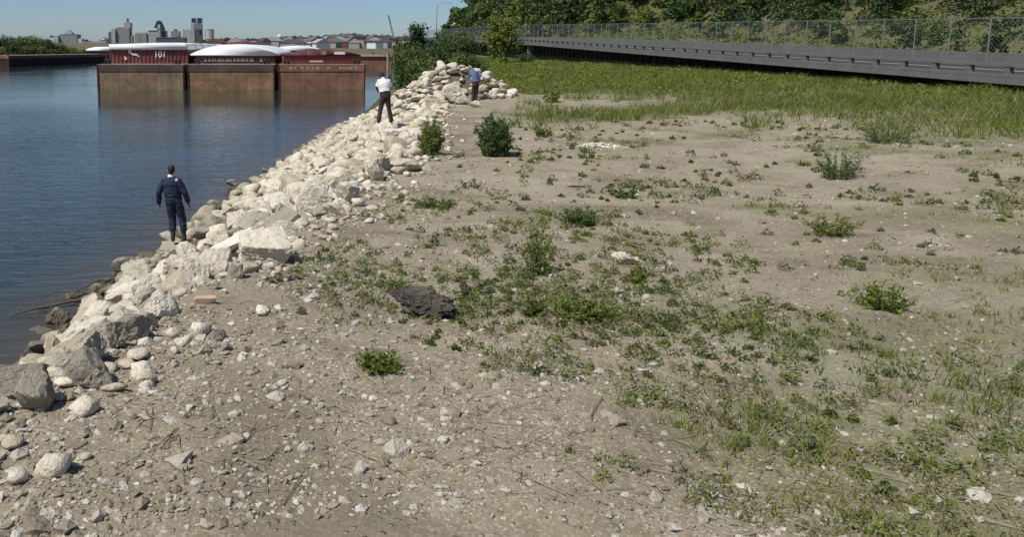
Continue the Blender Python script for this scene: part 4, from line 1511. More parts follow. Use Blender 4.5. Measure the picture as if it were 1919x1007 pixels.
def scatter_mesh(name, items, sub, mat, rng, nvar=10):
    """many stones joined in one mesh: items = (x, y, z, size, sink)"""
    var = [rock_verts(900 + k, sub, 8, 30 if sub > 1 else 12, .06, .8)[0] for k in range(nvar)]
    F0 = ICO[sub][1]
    n = len(items)
    nv = len(var[0])
    I = np.array(items)
    A = np.stack(var)[rng.integers(0, nvar, n)]
    A = A * (I[:, 3, None, None] * np.stack([np.ones(n), rng.uniform(.65, 1, n), rng.uniform(.5, .9, n)], 1)[:, None, :])
    th = rng.uniform(0, 6.28, n)
    c, s = np.cos(th)[:, None], np.sin(th)[:, None]
    tl = rng.normal(size=n)[:, None] * .3
    x, y, z = A[..., 0], A[..., 1], A[..., 2]
    y, z = y * np.cos(tl) - z * np.sin(tl), y * np.sin(tl) + z * np.cos(tl)
    x, y = x * c - y * s, x * s + y * c
    Vv = np.stack([x + I[:, 0, None], y + I[:, 1, None], z + I[:, 2, None]], 2).reshape(-1, 3)
    Ff = (F0[None] + (np.arange(n) * nv)[:, None, None]).reshape(-1, 3)
    return link(name, np_mesh(name, Vv, Ff, sub > 1), mat)


it = []
for (x, y, r, t) in rest:
    s = 2.1 * r
    it.append((x, y, zg1(x, y) + s * .12, s))
o = scatter_mesh('riprap_stones', it, 3 if len(it) < 1500 else 2, M['stone'], rng)
tag(o, 'smaller cream stones filling the riprap slope between the boulders', 'rubble', kind='stuff')
it = []
n = 3800
yy = 2.6 + 44 * rng.uniform(size=n) ** 1.5
tt = rng.uniform(-.03, 1.12, n)
ta, tc = np.interp(yy, TOE_Y, TOE_X), np.interp(yy, CR_Y, CR_X)
xx = ta + tt * (tc - ta) + .2 * rng.normal(size=n)
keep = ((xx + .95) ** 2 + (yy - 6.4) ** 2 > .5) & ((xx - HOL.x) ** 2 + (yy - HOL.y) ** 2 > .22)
xx, yy = xx[keep], yy[keep]
zz = zg(xx, yy)
ss = rng.uniform(.05, .17, len(xx))
o = scatter_mesh('stone_chips', np.stack([xx, yy, zz + ss * .15, ss], 1), 2, M['stone'], rng)
tag(o, 'small stone chips packed between the boulders of the bank', 'rubble', kind='stuff')

# chalky patch: broken white chips in a low heap
g = ground_at(1128, 275)
it = []
for _ in range(420):
    a, q = rng.uniform(0, 6.28), math.sqrt(rng.uniform())
    x, y = g.x + .62 * q * math.cos(a), g.y + .75 * q * math.sin(a)
    s_ = rng.uniform(.02, .09) * (1.15 - .6 * q)
    it.append((x, y, zg1(x, y) + s_ * .2 + .05 * (1 - q), s_))
o = scatter_mesh('chalk_patch', it, 1, M['stone_white'], rng)
tag(o, 'low chalky patch of broken white stone on the gravel', 'rubble')

# gravel over the open ground
n = 64000
rr = 2.9 * (34 / 2.9) ** rng.uniform(size=n)
aa = np.radians(rng.uniform(-24, 47, n))
xx, yy = rr * np.sin(aa), rr * np.cos(aa)
cr = np.interp(yy, CR_Y, CR_X)
dn = fnoise(xx, yy, 1.1, 8) + .6 * fnoise(xx, yy, .35, 9)
edge = np.exp(-np.clip(xx - cr, 0, None) / 1.6)
keep = (xx > cr - .35) & (rng.uniform(size=n) < np.clip(.32 + .35 * dn + .6 * edge, .05, 1)) & ((xx + .75) ** 2 + (yy - 6.5) ** 2 > .2)
xx, yy, rr, edge = xx[keep], yy[keep], rr[keep], edge[keep]
ss = np.clip(rng.lognormal(-4.25, .62, len(xx)), .007, .10) * (1 + .7 * edge) * (.75 + .045 * rr)
o = scatter_mesh('gravel', np.stack([xx, yy, zg(xx, yy) + ss * .02, ss], 1), 1, M['stone_gravel'], rng)
tag(o, 'loose pale pebbles strewn over the bare brown soil', 'gravel', kind='stuff')

# ------------------------------------------------------------------ grass and weeds
def blades(P, h, w, rng, lean=.6):
    """bent grass blades: 2 quads each"""
    n = len(P)
    a = rng.uniform(0, 6.28, n)
    side = np.stack([np.cos(a), np.sin(a), np.zeros(n)], 1) * (w * rng.uniform(.6, 1.3, n))[:, None] * .5
    d = rng.normal(size=(n, 3)) * lean
    d[:, 2] = 0
    hh = (h * rng.uniform(.55, 1.25, n))[:, None]
    up = np.array([0, 0, 1.0])
    m = P + up * hh * .55 + d * hh * .35
    t = P + up * hh + d * hh * 1.1
    V = np.stack([P - side, P + side, m + side * .75, m - side * .75, t + side * .12, t - side * .12], 1).reshape(-1, 3)
    k = np.arange(n)[:, None] * 6
    F = np.concatenate([k + np.array([[0, 1, 2, 3]]), k + np.array([[3, 2, 4, 5]])])
    return V, F


def grass_field(name, n, rmin, rmax, a0, a1, hfun, wfun, mat, label, seed, power=1.0, clump=6):
    rng = np.random.default_rng(seed)
    nc = n // clump
    rr = rmin * (rmax / rmin) ** (rng.uniform(size=nc) ** power)
    aa = np.radians(rng.uniform(a0, a1, nc))
    x, y = rr * np.sin(aa), rr * np.cos(aa)
    v = veg_mask(x, y)
    keep = (rng.uniform(size=nc) < v * (x < 35.5)) & (y > 2.6)
    x, y = x[keep], y[keep]
    x = np.repeat(x, clump) + rng.normal(size=len(x) * clump) * .0045 * np.repeat(np.hypot(x, y), clump) ** .9
    y = np.repeat(y, clump) + rng.normal(size=len(y) * clump) * .0045 * np.repeat(np.hypot(np.interp(y, [0, 1], [0, 1]), y), clump) ** .9 if False else np.repeat(y, clump) + rng.normal(size=len(y) * clump) * .03
    P = np.stack([x, y, zg(x, y) - .01], 1)
    d = np.hypot(x, y)
    V, F = blades(P, hfun(d, x, y), wfun(d), rng)
    o = link(name, np_mesh(name, V, F), M[mat])
    tag(o, label, 'grass', kind='stuff')
    return o


grass_field('meadow_grass', 200000, 26, 175, 2, 48, lambda d, x, y: np.clip(.30 + .22 * fnoise(x, y, 2.5, 3) + .12 * fnoise(x, y, 6, 4) + .16 * sstep(45, 75, d), .08, .9), lambda d: .007 + .00052 * d, 'grass', 'lush green grass of the meadow below the highway', 41, .85)
rng_m = np.random.default_rng(47)
nm = 90000
rr = 36 * (150 / 36) ** (rng_m.uniform(size=nm) ** .9)
aa = np.radians(rng_m.uniform(4, 48, nm))
x, y = rr * np.sin(aa), rr * np.cos(aa)
lump = fnoise(x, y, 2.2, 11) + .6 * fnoise(x, y, .9, 12)
kp = (rng_m.uniform(size=nm) < veg_mask(x, y) * np.clip(.35 + .6 * lump, .03, 1)) & (x < 35.5) & (y > 37)
x, y, lump = x[kp], y[kp], lump[kp]
hz = np.clip(.22 + .22 * lump, .05, .6) * (.6 + .4 * sstep(40, 70, y)) * rng_m.uniform(.5, 1.25, len(x))
Vm, Fm = leaf_quads(np.stack([x, y, zg(x, y) + hz], 1), .03 + .0011 * np.hypot(x, y), rng_m, 1.3, 1.1)
tag(link('meadow_weeds', np_mesh('meadow_weeds', Vm, Fm), M['leaf_light']), 'leafy yellow-green weeds growing through the meadow grass', 'weeds', kind='stuff')
grass_field('dry_grass', 30000, 27, 110, 2, 48, lambda d, x, y: .32 + .1 * fnoise(x, y, 2.5, 3), lambda d: .008 + .0006 * d, 'grass_dry', 'dry straw-coloured grass among the meadow green', 42, .9)
grass_field('sparse_grass', 60000, 3.2, 28, -10, 47, lambda d, x, y: .07 + .05 * fnoise(x, y, .8, 3), lambda d: .004 + .0006 * d, 'grass', 'thin low grass in patches on the gravelly soil', 43, 1.0, 9)
grass_field('straw', 60000, 3.2, 28, -10, 47, lambda d, x, y: .06 + .04 * fnoise(x, y, .8, 3), lambda d: .003 + .0005 * d, 'grass_dry', 'thin dead straw on the gravelly soil', 44, 1.0, 7)


def weed(px, py, hpx, wpx, label, stems=14, leaves=18, leaf=.03, mat='leaf_mid', seed=0, name='weed', cat='weed', upright=.6, group=None, pos=None, h=None, w=None, elong=1.9):
    rng = np.random.default_rng(seed + 700)
    g = pos if pos is not None else ground_at(px, py)
    dist = (g - Vector((0, 0, CAM_H))).length
    h = h or hpx * dist / FPX
    w = w or wpx * dist / FPX
    t = tag(empty(name, (g.x, g.y, g.z - .02)), label, cat, group)
    b = MB()
    LP, LN = [], []
    for k in range(stems):
        a = rng.uniform(0, 6.28)
        rr = w * .5 * math.sqrt(rng.uniform(.02, 1))
        hh = h * (rng.uniform(.28, .7) if k % 3 == 0 else rng.uniform(.6, 1.08)) * (1 - .35 * (rr / (w * .5)) ** 2)
        r0 = w * .30 * rng.uniform(0, 1) ** .7
        base = Vector((r0 * math.cos(a), r0 * math.sin(a), 0))
        tip = Vector((rr * math.cos(a), rr * math.sin(a), hh))
        mid = base.lerp(tip, .5) + Vector((-math.cos(a) * rr * .12, -math.sin(a) * rr * .12, hh * .10))
        rad = max(.003, h * .006)
        b.tube([base, mid, tip], [rad, rad * .75, rad * .3], 4, False)
        for q in range(leaves):
            u = rng.uniform(.04, 1.0)
            p = base.lerp(mid, u * 2) if u < .5 else mid.lerp(tip, u * 2 - 1)
            LP.append((p.x, p.y, p.z))
    b.build('stems', M['stem'], t)
    LP = np.array(LP)
    n = len(LP)
    d = rng.normal(size=(n, 3))
    d[:, 2] = np.abs(d[:, 2]) * .6 + upright
    d /= np.linalg.norm(d, axis=1, keepdims=True)
    s = leaf * rng.uniform(.6, 1.4, n)[:, None]
    sd = np.cross(d, rng.normal(size=(n, 3)))
    sd /= np.linalg.norm(sd, axis=1, keepdims=True)
    tip = LP + d * s * 2 * elong * .7
    tip[:, 2] -= s[:, 0] * .3
    mid = LP + d * s * elong * .6
    V = np.stack([LP, mid + sd * s * .42, tip, mid - sd * s * .42], 1).reshape(-1, 3)
    link('leaves', np_mesh('leaves', V, np.arange(4 * n).reshape(n, 4)), M[mat], t)
    return t


weed(925, 293, 82, 78, 'dense dark green leafy bush alone on the gravel', 84, 38, .042, 'leaf_bush', 1, 'bush', 'bush', .3)
weed(806, 290, 72, 54, 'lighter green feathery bush at the edge of the stones', 90, 40, .030, 'leaf_light', 2, 'bush', 'bush', .7)
weed(1008, 516, 118, 74, 'tall spindly green weed with sparse stalks', 30, 22, .017, 'leaf_light', 3)
weed(1085, 418, 32, 84, 'low spreading dark green weed on the gravel', 60, 30, .018, 'leaf_mid', 4, upright=.2)
weed(818, 388, 16, 80, 'flat dark strip of low weeds on the gravel', 60, 26, .016, 'leaf_mid', 5, upright=.2)
weed(815, 462, 34, 24, 'small green weed beside brown clods', 9, 12, .018, 'leaf_mid', 6)
weed(1000, 592, 46, 50, 'bright green broad-leaved weed at the front', 26, 18, .018, 'leaf_light', 7, upright=.3)
weed(738, 543, 16, 64, 'low mat of green weed above the asphalt lump', 22, 16, .018, 'leaf_mid', 8, upright=.15)
weed(1100, 600, 44, 130, 'wide patch of leafy green weed before the tall stalks', 90, 26, .015, 'leaf_light', 9, upright=.25)
weed(1190, 530, 40, 46, 'green tuft at the right below the yellowish stone', 14, 16, .020, 'leaf_light', 10)
weed(1032, 192, 34, 40, 'light green weed clump at the meadow edge', 22, 16, .07, 'leaf_light', 11)
weed(1015, 256, 26, 56, 'pale green clump right of the dark bush', 16, 14, .05, 'leaf_light', 12)
weed(1175, 372, 26, 50, 'grey-green weed on the gravel farther right', 16, 14, .03, 'leaf_mid', 13, upright=.3)
weed(880, 352, 22, 60, 'short weeds in a thin row on the gravel', 14, 10, .022, 'leaf_mid', 14)
weed(600, 490, 22, 90, 'low sparse weeds right of the white block', 22, 12, .016, 'leaf_mid', 15, upright=.2)
weed(657, 300, 16, 22, 'little weed growing between the boulders', 9, 10, .03, 'leaf_mid', 16)
weed(1098, 296, 20, 40, 'small tuft below the chalky patch', 12, 12, .03, 'leaf_mid', 17)
weed(905, 172, 30, 26, 'tall weed beside the blue-shirted figure', 14, 14, .06, 'leaf_light', 18)
# weeds on the ground that runs on to the right and the front
rng = np.random.default_rng(77)
k = 0
for (x, y, h, w, mt, lab) in [(6.2, 9.5, .30, .7, 'leaf_mid', 'bushy weed on the open soil right of the yellowish stone'), (9.5, 14.5, .6, .9, 'leaf_bush', 'low bush on the soil far right of the lone bush'), (4.3, 5.9, .22, .5, 'leaf_light', 'bright weed on the near soil at the right'), (13.5, 19, .7, 1.5, 'leaf_bush', 'broad bush near the right edge before the meadow'), (.35, 4.6, .10, .35, 'leaf_mid', 'flat weed below the asphalt lump')]:
    k += 1
    weed(0, 0, 0, 0, lab, int(22 + w * 50), 26, .013 + .010 * h, 'leaf_light' if k % 2 else 'leaf_mid', 40 + k, pos=Vector((x, y, zg1(x, y))), h=h, w=w, upright=.35)

# ragged low weeds, dead stems and litter over the open soil
rng = np.random.default_rng(91)
nc = 6200
rr = 3.3 * (30 / 3.3) ** rng.uniform(size=nc)
aa = np.radians(rng.uniform(-14, 47, nc))
cx_, cy_ = rr * np.sin(aa), rr * np.cos(aa)
crx = np.interp(cy_, CR_Y, CR_X)
den = fnoise(cx_, cy_, 2.4, 31) * .6 + fnoise(cx_, cy_, .8, 32) * .5 + .25 * sstep(0, 8, cx_ - crx)
for (px, py, r_, bo) in ((1080, 540, 1.6, .9), (1010, 480, .6, 1.0), (1080, 405, .8, .9), (1150, 450, 1.2, .5), (820, 385, .7, .8), (740, 540, .4, .8), (880, 345, .9, .5), (1170, 370, 1.0, .6), (650, 520, .6, .4), (1130, 585, 1.2, .8), (960, 240, 1.6, .6), (1090, 290, 1.2, .5)):
    q = ground_at(px, py)
    den = den + bo * np.exp(-((cx_ - q.x) ** 2 + (cy_ - q.y) ** 2) / r_ ** 2)
kp = (rng.uniform(size=nc) < np.clip(den + .02, 0, 1)) & (cx_ > crx + .5) & (cy_ > 2.6)
cx_, cy_, den = cx_[kp], cy_[kp], den[kp]
cnt_ = rng.integers(12, 60, len(cx_))
rad = (.03 + .10 * rng.uniform(size=len(cx_)) ** 2) * (.8 + .03 * np.hypot(cx_, cy_))
I = np.repeat(np.arange(len(cx_)), cnt_)
n = len(I)
th, q = rng.uniform(0, 6.28, n), np.sqrt(rng.uniform(size=n))
x, y = cx_[I] + rad[I] * q * np.cos(th), cy_[I] + rad[I] * q * np.sin(th)
hz = rad[I] * (1 - q * .8) * rng.uniform(.1, 1.5, n)
Vm, Fm = leaf_quads(np.stack([x, y, zg(x, y) + hz + .004], 1), (.005 + .0009 * np.hypot(x, y)), rng, 1.5, .8)
lw = link('low_weeds', np_mesh('low_weeds', Vm, Fm), M['leaf_light'])
lw.data.materials.append(M['leaf_mid'])
lw.data.materials.append(M['grass_dry'])
lw.data.polygons.foreach_set('material_index', rng.choice([0, 1, 2], len(cx_), p=[.38, .30, .32])[I].astype(np.int32))
tag(lw, 'ragged low weeds scattered over the gravelly soil', 'weeds', kind='stuff')
nl_ = 3800
rr = 3.1 * (26 / 3.1) ** rng.uniform(size=nl_)
aa = np.radians(rng.uniform(-16, 47, nl_))
x, y = rr * np.sin(aa), rr * np.cos(aa)
kp = (x > np.interp(y, CR_Y, CR_X) + .1) & (rng.uniform(size=nl_) < np.clip(.4 + .6 * fnoise(x, y, 1.5, 33), 0, 1))
x, y, rr = x[kp], y[kp], rr[kp]
dv_ = rng.normal(size=(len(x), 3))
dv_[:, 2] *= .12
dv_ /= np.linalg.norm(dv_, axis=1, keepdims=True)
ln = rng.lognormal(-3.0, .5, len(x))[:, None] * (.7 + .05 * rr)[:, None]
Pm = np.stack([x, y, zg(x, y) + .008], 1)
sd = np.stack([-dv_[:, 1], dv_[:, 0], np.zeros(len(x))], 1) * (.0016 + .00028 * rr)[:, None]
up = np.array([0, 0, 1.0]) * (.002 + .0004 * rr)[:, None]
A, B = Pm - dv_ * ln, Pm + dv_ * ln + np.array([0, 0, .006])
Vt = np.stack([A - sd, A + sd, A + up * 1.6, B - sd * .6, B + sd * .6, B + up], 1).reshape(-1, 3)
k0 = np.arange(len(x))[:, None] * 6
Ft = np.concatenate([k0 + np.array([[0, 3, 5, 2]]), k0 + np.array([[1, 2, 5, 4]]), k0 + np.array([[0, 1, 4, 3]])])
tag(link('twig_litter', np_mesh('twig_litter', Vt, Ft), M['stick']), 'dead twigs and stems littering the bare soil', 'litter', kind='stuff')

# sticks, stake and driftwood
g = ground_at(912, 598)
t = tag(link('stake', MB().tube([(0, 0, -.1), (.004, 0, .06), (0, .003, .13)], [.007, .006, .005], 6).mesh('stake', True), M['dark_steel'], None, g), 'thin dark stake upright in the gravel right of the asphalt lump', 'stake')
g = ground_at(1080, 352)
tag(link('stick', MB().tube([(-.17, 0, .02), (-.05, .01, .03), (.06, 0, .025), (.17, .015, .02)], [.014, .02, .018, .01], 6).mesh('stick', True), M['drift'], None, g), 'short dark stick lying on the gravel', 'stick')
g = ground_at(565, 545)
tag(link('stick', MB().tube([(-.14, 0, .01), (0, .02, .02), (.15, .03, .02)], [.008, .011, .006], 6).mesh('stick', True), M['stick'], None, g), 'pale stick on the soil below the white block', 'stick')
dl = ['dark driftwood branch floating at the waterline, nearest the pale boulder', 'thin forked driftwood branch farther out in the shallows', 'reddish driftwood pole lying against the low triangular stone', 'short driftwood piece at the picture edge of the shallows']
for k, (x0, y0, x1, y1, r) in enumerate([(70, 578, 178, 562, .035), (110, 566, 185, 548, .02), (150, 572, 228, 532, .05), (20, 592, 92, 576, .022)]):
    a_, c_ = at_z(x0, y0, .03), at_z(x1, y1, .12)
    mid = a_.lerp(c_, .5) + Vector((.05, .08, .03))
    b = MB().tube([Vector((0, 0, 0)), mid - a_, c_ - a_], [r * .6, r, r * .8], 7)
    q = (mid - a_) * .9
    b.tube([q, q + Vector((.1, .35, .12)), q + Vector((.3, .6, .16))], [r * .5, r * .35, r * .2], 5)
    b.tube([q * .6, q * .6 + Vector((-.2, .3, .1))], [r * .4, r * .15], 5)
    tag(link('driftwood', b.mesh('driftwood', True), M['drift'], None, a_), dl[k], 'driftwood')

# ------------------------------------------------------------------ people
def ring_tube(pts, radii, side, n=14):
    """closed tube with elliptical rings: radii = [(across, deep)], side = direction of 'across'"""
    pts = [Vector(p) for p in pts]
    v, f = [], []
    for i, p in enumerate(pts):
        d = (pts[min(i + 1, len(pts) - 1)] - pts[max(i - 1, 0)]).normalized()
        a = (side - d * side.dot(d))
        if a.length < .05: a = d.orthogonal()
        a.normalize()
        c = d.cross(a)
        ra, rb = radii[i] if hasattr(radii[i], '__len__') else (radii[i], radii[i])
        v += [p + a * (ra * math.cos(2 * math.pi * k / n)) + c * (rb * math.sin(2 * math.pi * k / n)) for k in range(n)]
    for i in range(len(pts) - 1):
        for k in range(n):
            f.append((i * n + k, i * n + (k + 1) % n, (i + 1) * n + (k + 1) % n, (i + 1) * n + k))
    f.append(tuple(reversed(range(n))))
    f.append(tuple((len(pts) - 1) * n + k for k in range(n)))
    return v, f


def ball(c, r3, seg=14):
    v, f = [], []
    n = seg
    for i in range(1, 8):
        th = math.pi * i / 8
        v += [Vector(c) + Vector((r3[0] * math.sin(th) * math.cos(2 * math.pi * k / n), r3[1] * math.sin(th) * math.sin(2 * math.pi * k / n), r3[2] * math.cos(th))) for k in range(n)]
    for i in range(6):
        for k in range(n):
            f.append((i * n + k, (i + 1) * n + k, (i + 1) * n + (k + 1) % n, i * n + (k + 1) % n))
    f.append(tuple(range(n)))
    f.append(tuple(reversed([6 * n + k for k in range(n)])))
    return v, f


def fuse(name, solids, mat, parent, voxel=.014, smooth=2, fold=0.0):
    b = MB()
    for v, f in solids: b.add(v, f)
    o = b.build(name + '_src', mat)
    m = o.modifiers.new('r', 'REMESH')
    m.mode, m.voxel_size = 'VOXEL', voxel
    if smooth:
        s = o.modifiers.new('s', 'SMOOTH')
        s.iterations, s.factor = smooth, .5
    dg = bpy.context.evaluated_depsgraph_get()
    me = bpy.data.meshes.new_from_object(o.evaluated_get(dg))
    me.name = name
    bpy.data.objects.remove(o)
    for p in me.polygons: p.use_smooth = True
    if fold:
        nn = np.zeros(len(me.vertices) * 3)
        me.vertices.foreach_get('normal', nn)
        cc = np.zeros(len(me.vertices) * 3, dtype=np.float32)
        me.vertices.foreach_get('co', cc)
        cc, nn = cc.reshape(-1, 3), nn.reshape(-1, 3)
        f_ = np.array([mnoise.noise(Vector((c[0] * 9, c[1] * 9, c[2] * 17 + c[0] * 8))) + .5 * mnoise.noise(Vector((c[0] * 21, c[1] * 21, c[2] * 30 - c[0] * 14))) for c in cc])
        me.vertices.foreach_set('co', (cc + nn * (f_ * fold)[:, None]).astype(np.float32).ravel())
        me.update()
    return link(name, me, mat, parent)


def hand_solids(wrist, d, out, curl, s=1.0):
    """palm, four unequal fingers and a thumb; d = along the hand, out = across toward the thumb"""
    d, out = d.normalized(), out.normalized()
    nrm = d.cross(out).normalized()
    sol = [ring_tube([wrist - d * .03, wrist + d * .02, wrist + d * .07 * s, wrist + d * .095 * s], [(.024, .022), (.034, .02), (.042, .019), (.038, .016)], out, 10)]
    for k, (off, ln) in enumerate([(.028, .075), (.009, .085), (-.010, .078), (-.028, .06)]):
        p = wrist + d * .088 * s + out * off
        d1 = (d + nrm * curl * .5).normalized()
        d2 = (d + nrm * curl * 1.6).normalized()
        q = p + d1 * ln * .5
        sol.append(ring_tube([p - d * .02, q, q + d2 * ln * .5], [.0105, .0095, .008], out, 8))
    p = wrist + d * .025 + out * .03
    q = p + (d * .6 + out * .7).normalized() * .04
    sol.append(ring_tube([p - out * .012, q, q + (d + nrm * curl).normalized() * .035], [.013, .0115, .0095], nrm, 8))
    return sol


def person(label, J, side, fwd, M_top, M_leg, M_boot, skin, hair, sleeves='long', glove=None, shoulder=.2, belly=.155, boot_h=.0, jacket_len=1.0, extra=None, build=1.0, loose=1.0):
    """J: joints in world space. side = to the figure's right seen by us, fwd = where it faces"""
    pel = J['pelvis']
    root = tag(empty('person', J['ground']), label, 'person')
    off = Vector(J['ground'])
    L = {k: (Vector(p) - off) for k, p in J.items()}
    side, fwd = side.normalized(), fwd.normalized()
    hips = L['pelvis']
    chest, neck, head = L['chest'], L['neck'], L['head']
    hu = (head - neck).normalized()
    # bare body, one continuous mesh
    sol = []
    sol.append(ring_tube([hips - Vector((0, 0, .10)), hips, hips.lerp(chest, .5), chest, chest.lerp(neck, .55), neck], [(.13, .10), (.155, .11), (.13, .095), (.165, .11), (.14, .09), (.055, .055)], side, 16))
    sol.append(ring_tube([chest.lerp(neck, .8), neck, head - hu * .05], [.06, .055, .055], side, 12))
    hb = ball((0, 0, 0), (.076, .098, .118))
    rot = Matrix((side, fwd, side.cross(fwd))).transposed().to_3x3()
    tiltq = (rot @ Vector((0, 0, 1))).rotation_difference(hu)
    H = lambda p: head + (tiltq @ (rot @ Vector(p)))
    sol.append(([H(p) for p in hb[0]], hb[1]))
    jaw = ball((0, .035, -.065), (.052, .060, .055))
    sol.append(([H(p) for p in jaw[0]], jaw[1]))
    nose = ball((0, .105, -.015), (.014, .020, .024), 8)
    sol.append(([H(p) for p in nose[0]], nose[1]))
    for s in (-1, 1):
        ear = ball((s * .079, -.005, -.012), (.014, .020, .032), 8)
        sol.append(([H(p) for p in ear[0]], ear[1]))
    for s in ('l', 'r'):
        sh, el, wr = L['sh_' + s], L['el_' + s], L['wr_' + s]
        sol.append(ring_tube([chest.lerp(neck, .4).lerp(sh, .5), sh, sh.lerp(el, .45), el, el.lerp(wr, .35), wr], [.05, .056, .048, .038, .039, .026], fwd, 12))
        hd = L['hd_' + s] - wr
        out = fwd if abs(hd.normalized().dot(fwd)) < .7 else side * (1 if s == 'l' else -1)
        if not glove: sol += hand_solids(wr, hd, out, .45 * (1 if s == 'r' else -1) if out is fwd else -.45)
        hp, kn, an = L['hp_' + s], L['kn_' + s], L['an_' + s]
        sol.append(ring_tube([hips.lerp(hp, .6), hp, hp.lerp(kn, .4), kn, kn.lerp(an, .35), an], [.075, .085, .072, .052, .052, .036], side, 12))
        toe = an + J_toe(L, s, fwd)
        sol.append(ring_tube([an + Vector((0, 0, .02)), an.lerp(toe, .3) - Vector((0, 0, .03)), toe], [.04, .042, .03], side, 10))
    fuse('body', sol, M[skin], root, .0085, 2)
    for s in (-1, 1):
        b = MB()
        e = ball((0, 0, 0), (.012, .008, .009), 8)
        b.add([H(Vector((s * .031, .089, .015)) + p) for p in e[0]], e[1])
        b.build('eye', M['white_cloth'], root, True)
    b = MB()
    e = ball((0, .088, -.058), (.022, .012, .006), 8)
    b.add([H(p) for p in e[0]], e[1])
    b.build('mouth', M['pink_mark'], root, True)
    # hair: a cap over the skull, open at the face
    hc = [ball((0, -.016, .022), (.084, .096, .108)), ball((0, -.045, -.02), (.075, .062, .075))]
    fuse('hair', [([H(p) for p in q[0]], q[1]) for q in hc], M[hair], root, .012, 2)
    # trousers
    sol = [ring_tube([hips - Vector((0, 0, .11)), hips - Vector((0, 0, .02)), hips.lerp(chest, .22)], [(.165 * build, .125), (.178 * build, .132), (belly * build, .118)], side, 16)]
    for s in ('l', 'r'):
        hp, kn, an = L['hp_' + s], L['kn_' + s], L['an_' + s]
        cuff = an.lerp(kn, boot_h) if boot_h else an + Vector((0, 0, -.02))
        sol.append(ring_tube([hips.lerp(hp, .6), hp - Vector((0, 0, .02)), hp.lerp(kn, .5), kn, kn.lerp(an, .5), cuff], [(.09, .1), (.098 * loose ** .5, .108), (.09 * loose, .095 * loose), (.075 * loose, .08 * loose), (.075 * loose, .076 * loose), (.074 * loose, .078 * loose)], side, 14))
    fuse('trousers', sol, M[M_leg], root, .012, 2, .014)
    MBb = ring_tube([hips.lerp(chest, .17), hips.lerp(chest, .25)], [(belly * build + .022, .137), (belly * build + .022, .137)], side, 18)
    b = MB()
    b.add(*MBb)
    b.build('belt', M['leather'], root, True)
    # jacket or shirt
    hem = hips.lerp(chest, .22) if jacket_len <= 1 else hips - Vector((0, 0, .04))
    sol = [ring_tube([hem, hips.lerp(chest, .5), chest, chest.lerp(neck, .45), chest.lerp(neck, .8), neck], [(belly * build + .03, .142), (belly * build + .028, .135), (.192 * build, .138), (.185 * build, .12), (.115, .088), (.07, .068)], side, 18)]
    for s in ('l', 'r'):
        sh, el, wr = L['sh_' + s], L['el_' + s], L['wr_' + s]
        pts = [chest.lerp(neck, .45).lerp(sh, .45), sh, sh.lerp(el, .5), el]
        rad = [.085 * loose, .080 * loose, .070 * loose, .062 * loose]
        if sleeves == 'long':
            pts += [el.lerp(wr, .5), wr]
            rad += [.058 * loose, .048 * loose]
        else:
            pts[-1] = sh.lerp(el, .85)
            rad[-1] = .072
        sol.append(ring_tube(pts, rad, fwd, 14))
    fuse('jacket' if sleeves == 'long' and jacket_len > 1 else 'shirt', sol, M[M_top], root, .012, 2, .015)
    # collar
    b = MB()
    for u, r in ((0, .076),):
        v, f = ring_tube([neck - hu * .03, neck + hu * .035], [(.076, .074), (.07, .068)], side, 16)
        b.add(v, f)
    b.build('collar', M[extra.get('collar', M_top)] if extra else M[M_top], root, True)
    # footwear
    for s in ('l', 'r'):
        kn, an = L['kn_' + s], L['an_' + s]
        toe = J_toe(L, s, fwd)
        sol = [ring_tube([an + Vector((0, 0, .0)) - fwd * .05 + Vector((0, 0, -.045)), an + toe * .4 + Vector((0, 0, -.045)), an + toe + Vector((0, 0, -.035))], [(.043, .035), (.048, .036), (.034, .024)], side, 12)]
        topz = an.lerp(kn, boot_h + .06) if boot_h else an + Vector((0, 0, .05))
        sol.append(ring_tube([an + Vector((0, 0, -.045)), an + Vector((0, 0, .03)), topz], [.05, .05, .068 if boot_h else .045], side, 12))
        fuse('boot' if boot_h else 'shoe', sol, M[M_boot], root, .010, 1)
    if glove:
        for s in ('l', 'r'):
            wr = L['wr_' + s]
            hd = L['hd_' + s] - wr
            sol = hand_solids(wr, hd, fwd, .45 * (1 if s == 'r' else -1), 1.05)
            sol.append(ring_tube([wr - hd.normalized() * .06, wr + hd.normalized() * .03], [.043, .04], fwd, 10))
            fuse('glove', sol, M[glove], root, .007, 1)
    return root, L, H


def J_toe(L, s, fwd):
    return fwd * .17 + Vector((0, 0, -.02))


def P(px, py, Y, dy=0.0):
    p = at_y(px, py, Y)
    return Vector((p.x, Y + dy, p.z))


# navy figure by the water, seen from behind, looking out over the river to the left
Y = P1Y
J = dict(ground=P(334, 456, Y), pelvis=P(325, 371, Y), chest=P(322, 345, Y), neck=P(320, 331, Y, .01), head=P(320.5, 319.5, Y, .03),
         sh_l=P(308, 340, Y), el_l=P(298, 361, Y, -.02), wr_l=P(297.5, 381, Y, .05), hd_l=P(299.5, 391, Y, .09),
         sh_r=P(335, 340, Y), el_r=P(346.5, 361, Y, -.02), wr_r=P(352, 379, Y, .05), hd_r=P(354, 389, Y, .08),
         hp_l=P(318, 377, Y), kn_l=P(322.5, 412, Y, .05), an_l=P(324.5, 446, Y, -.02),
         hp_r=P(333, 377, Y), kn_r=P(341, 412, Y, .07), an_r=P(345, 449, Y, .02))
p1, L1, H1 = person('person in navy jacket and waders standing on the rocks at the water, back turned', J, Vector((1, .15, 0)), Vector((-.15, 1, 0)), 'navy', 'navy', 'rubber', 'skin', 'hair', 'long', 'leather', boot_h=.42, jacket_len=1.0, extra={'collar': 'white_cloth'}, build=1.16, loose=1.18)
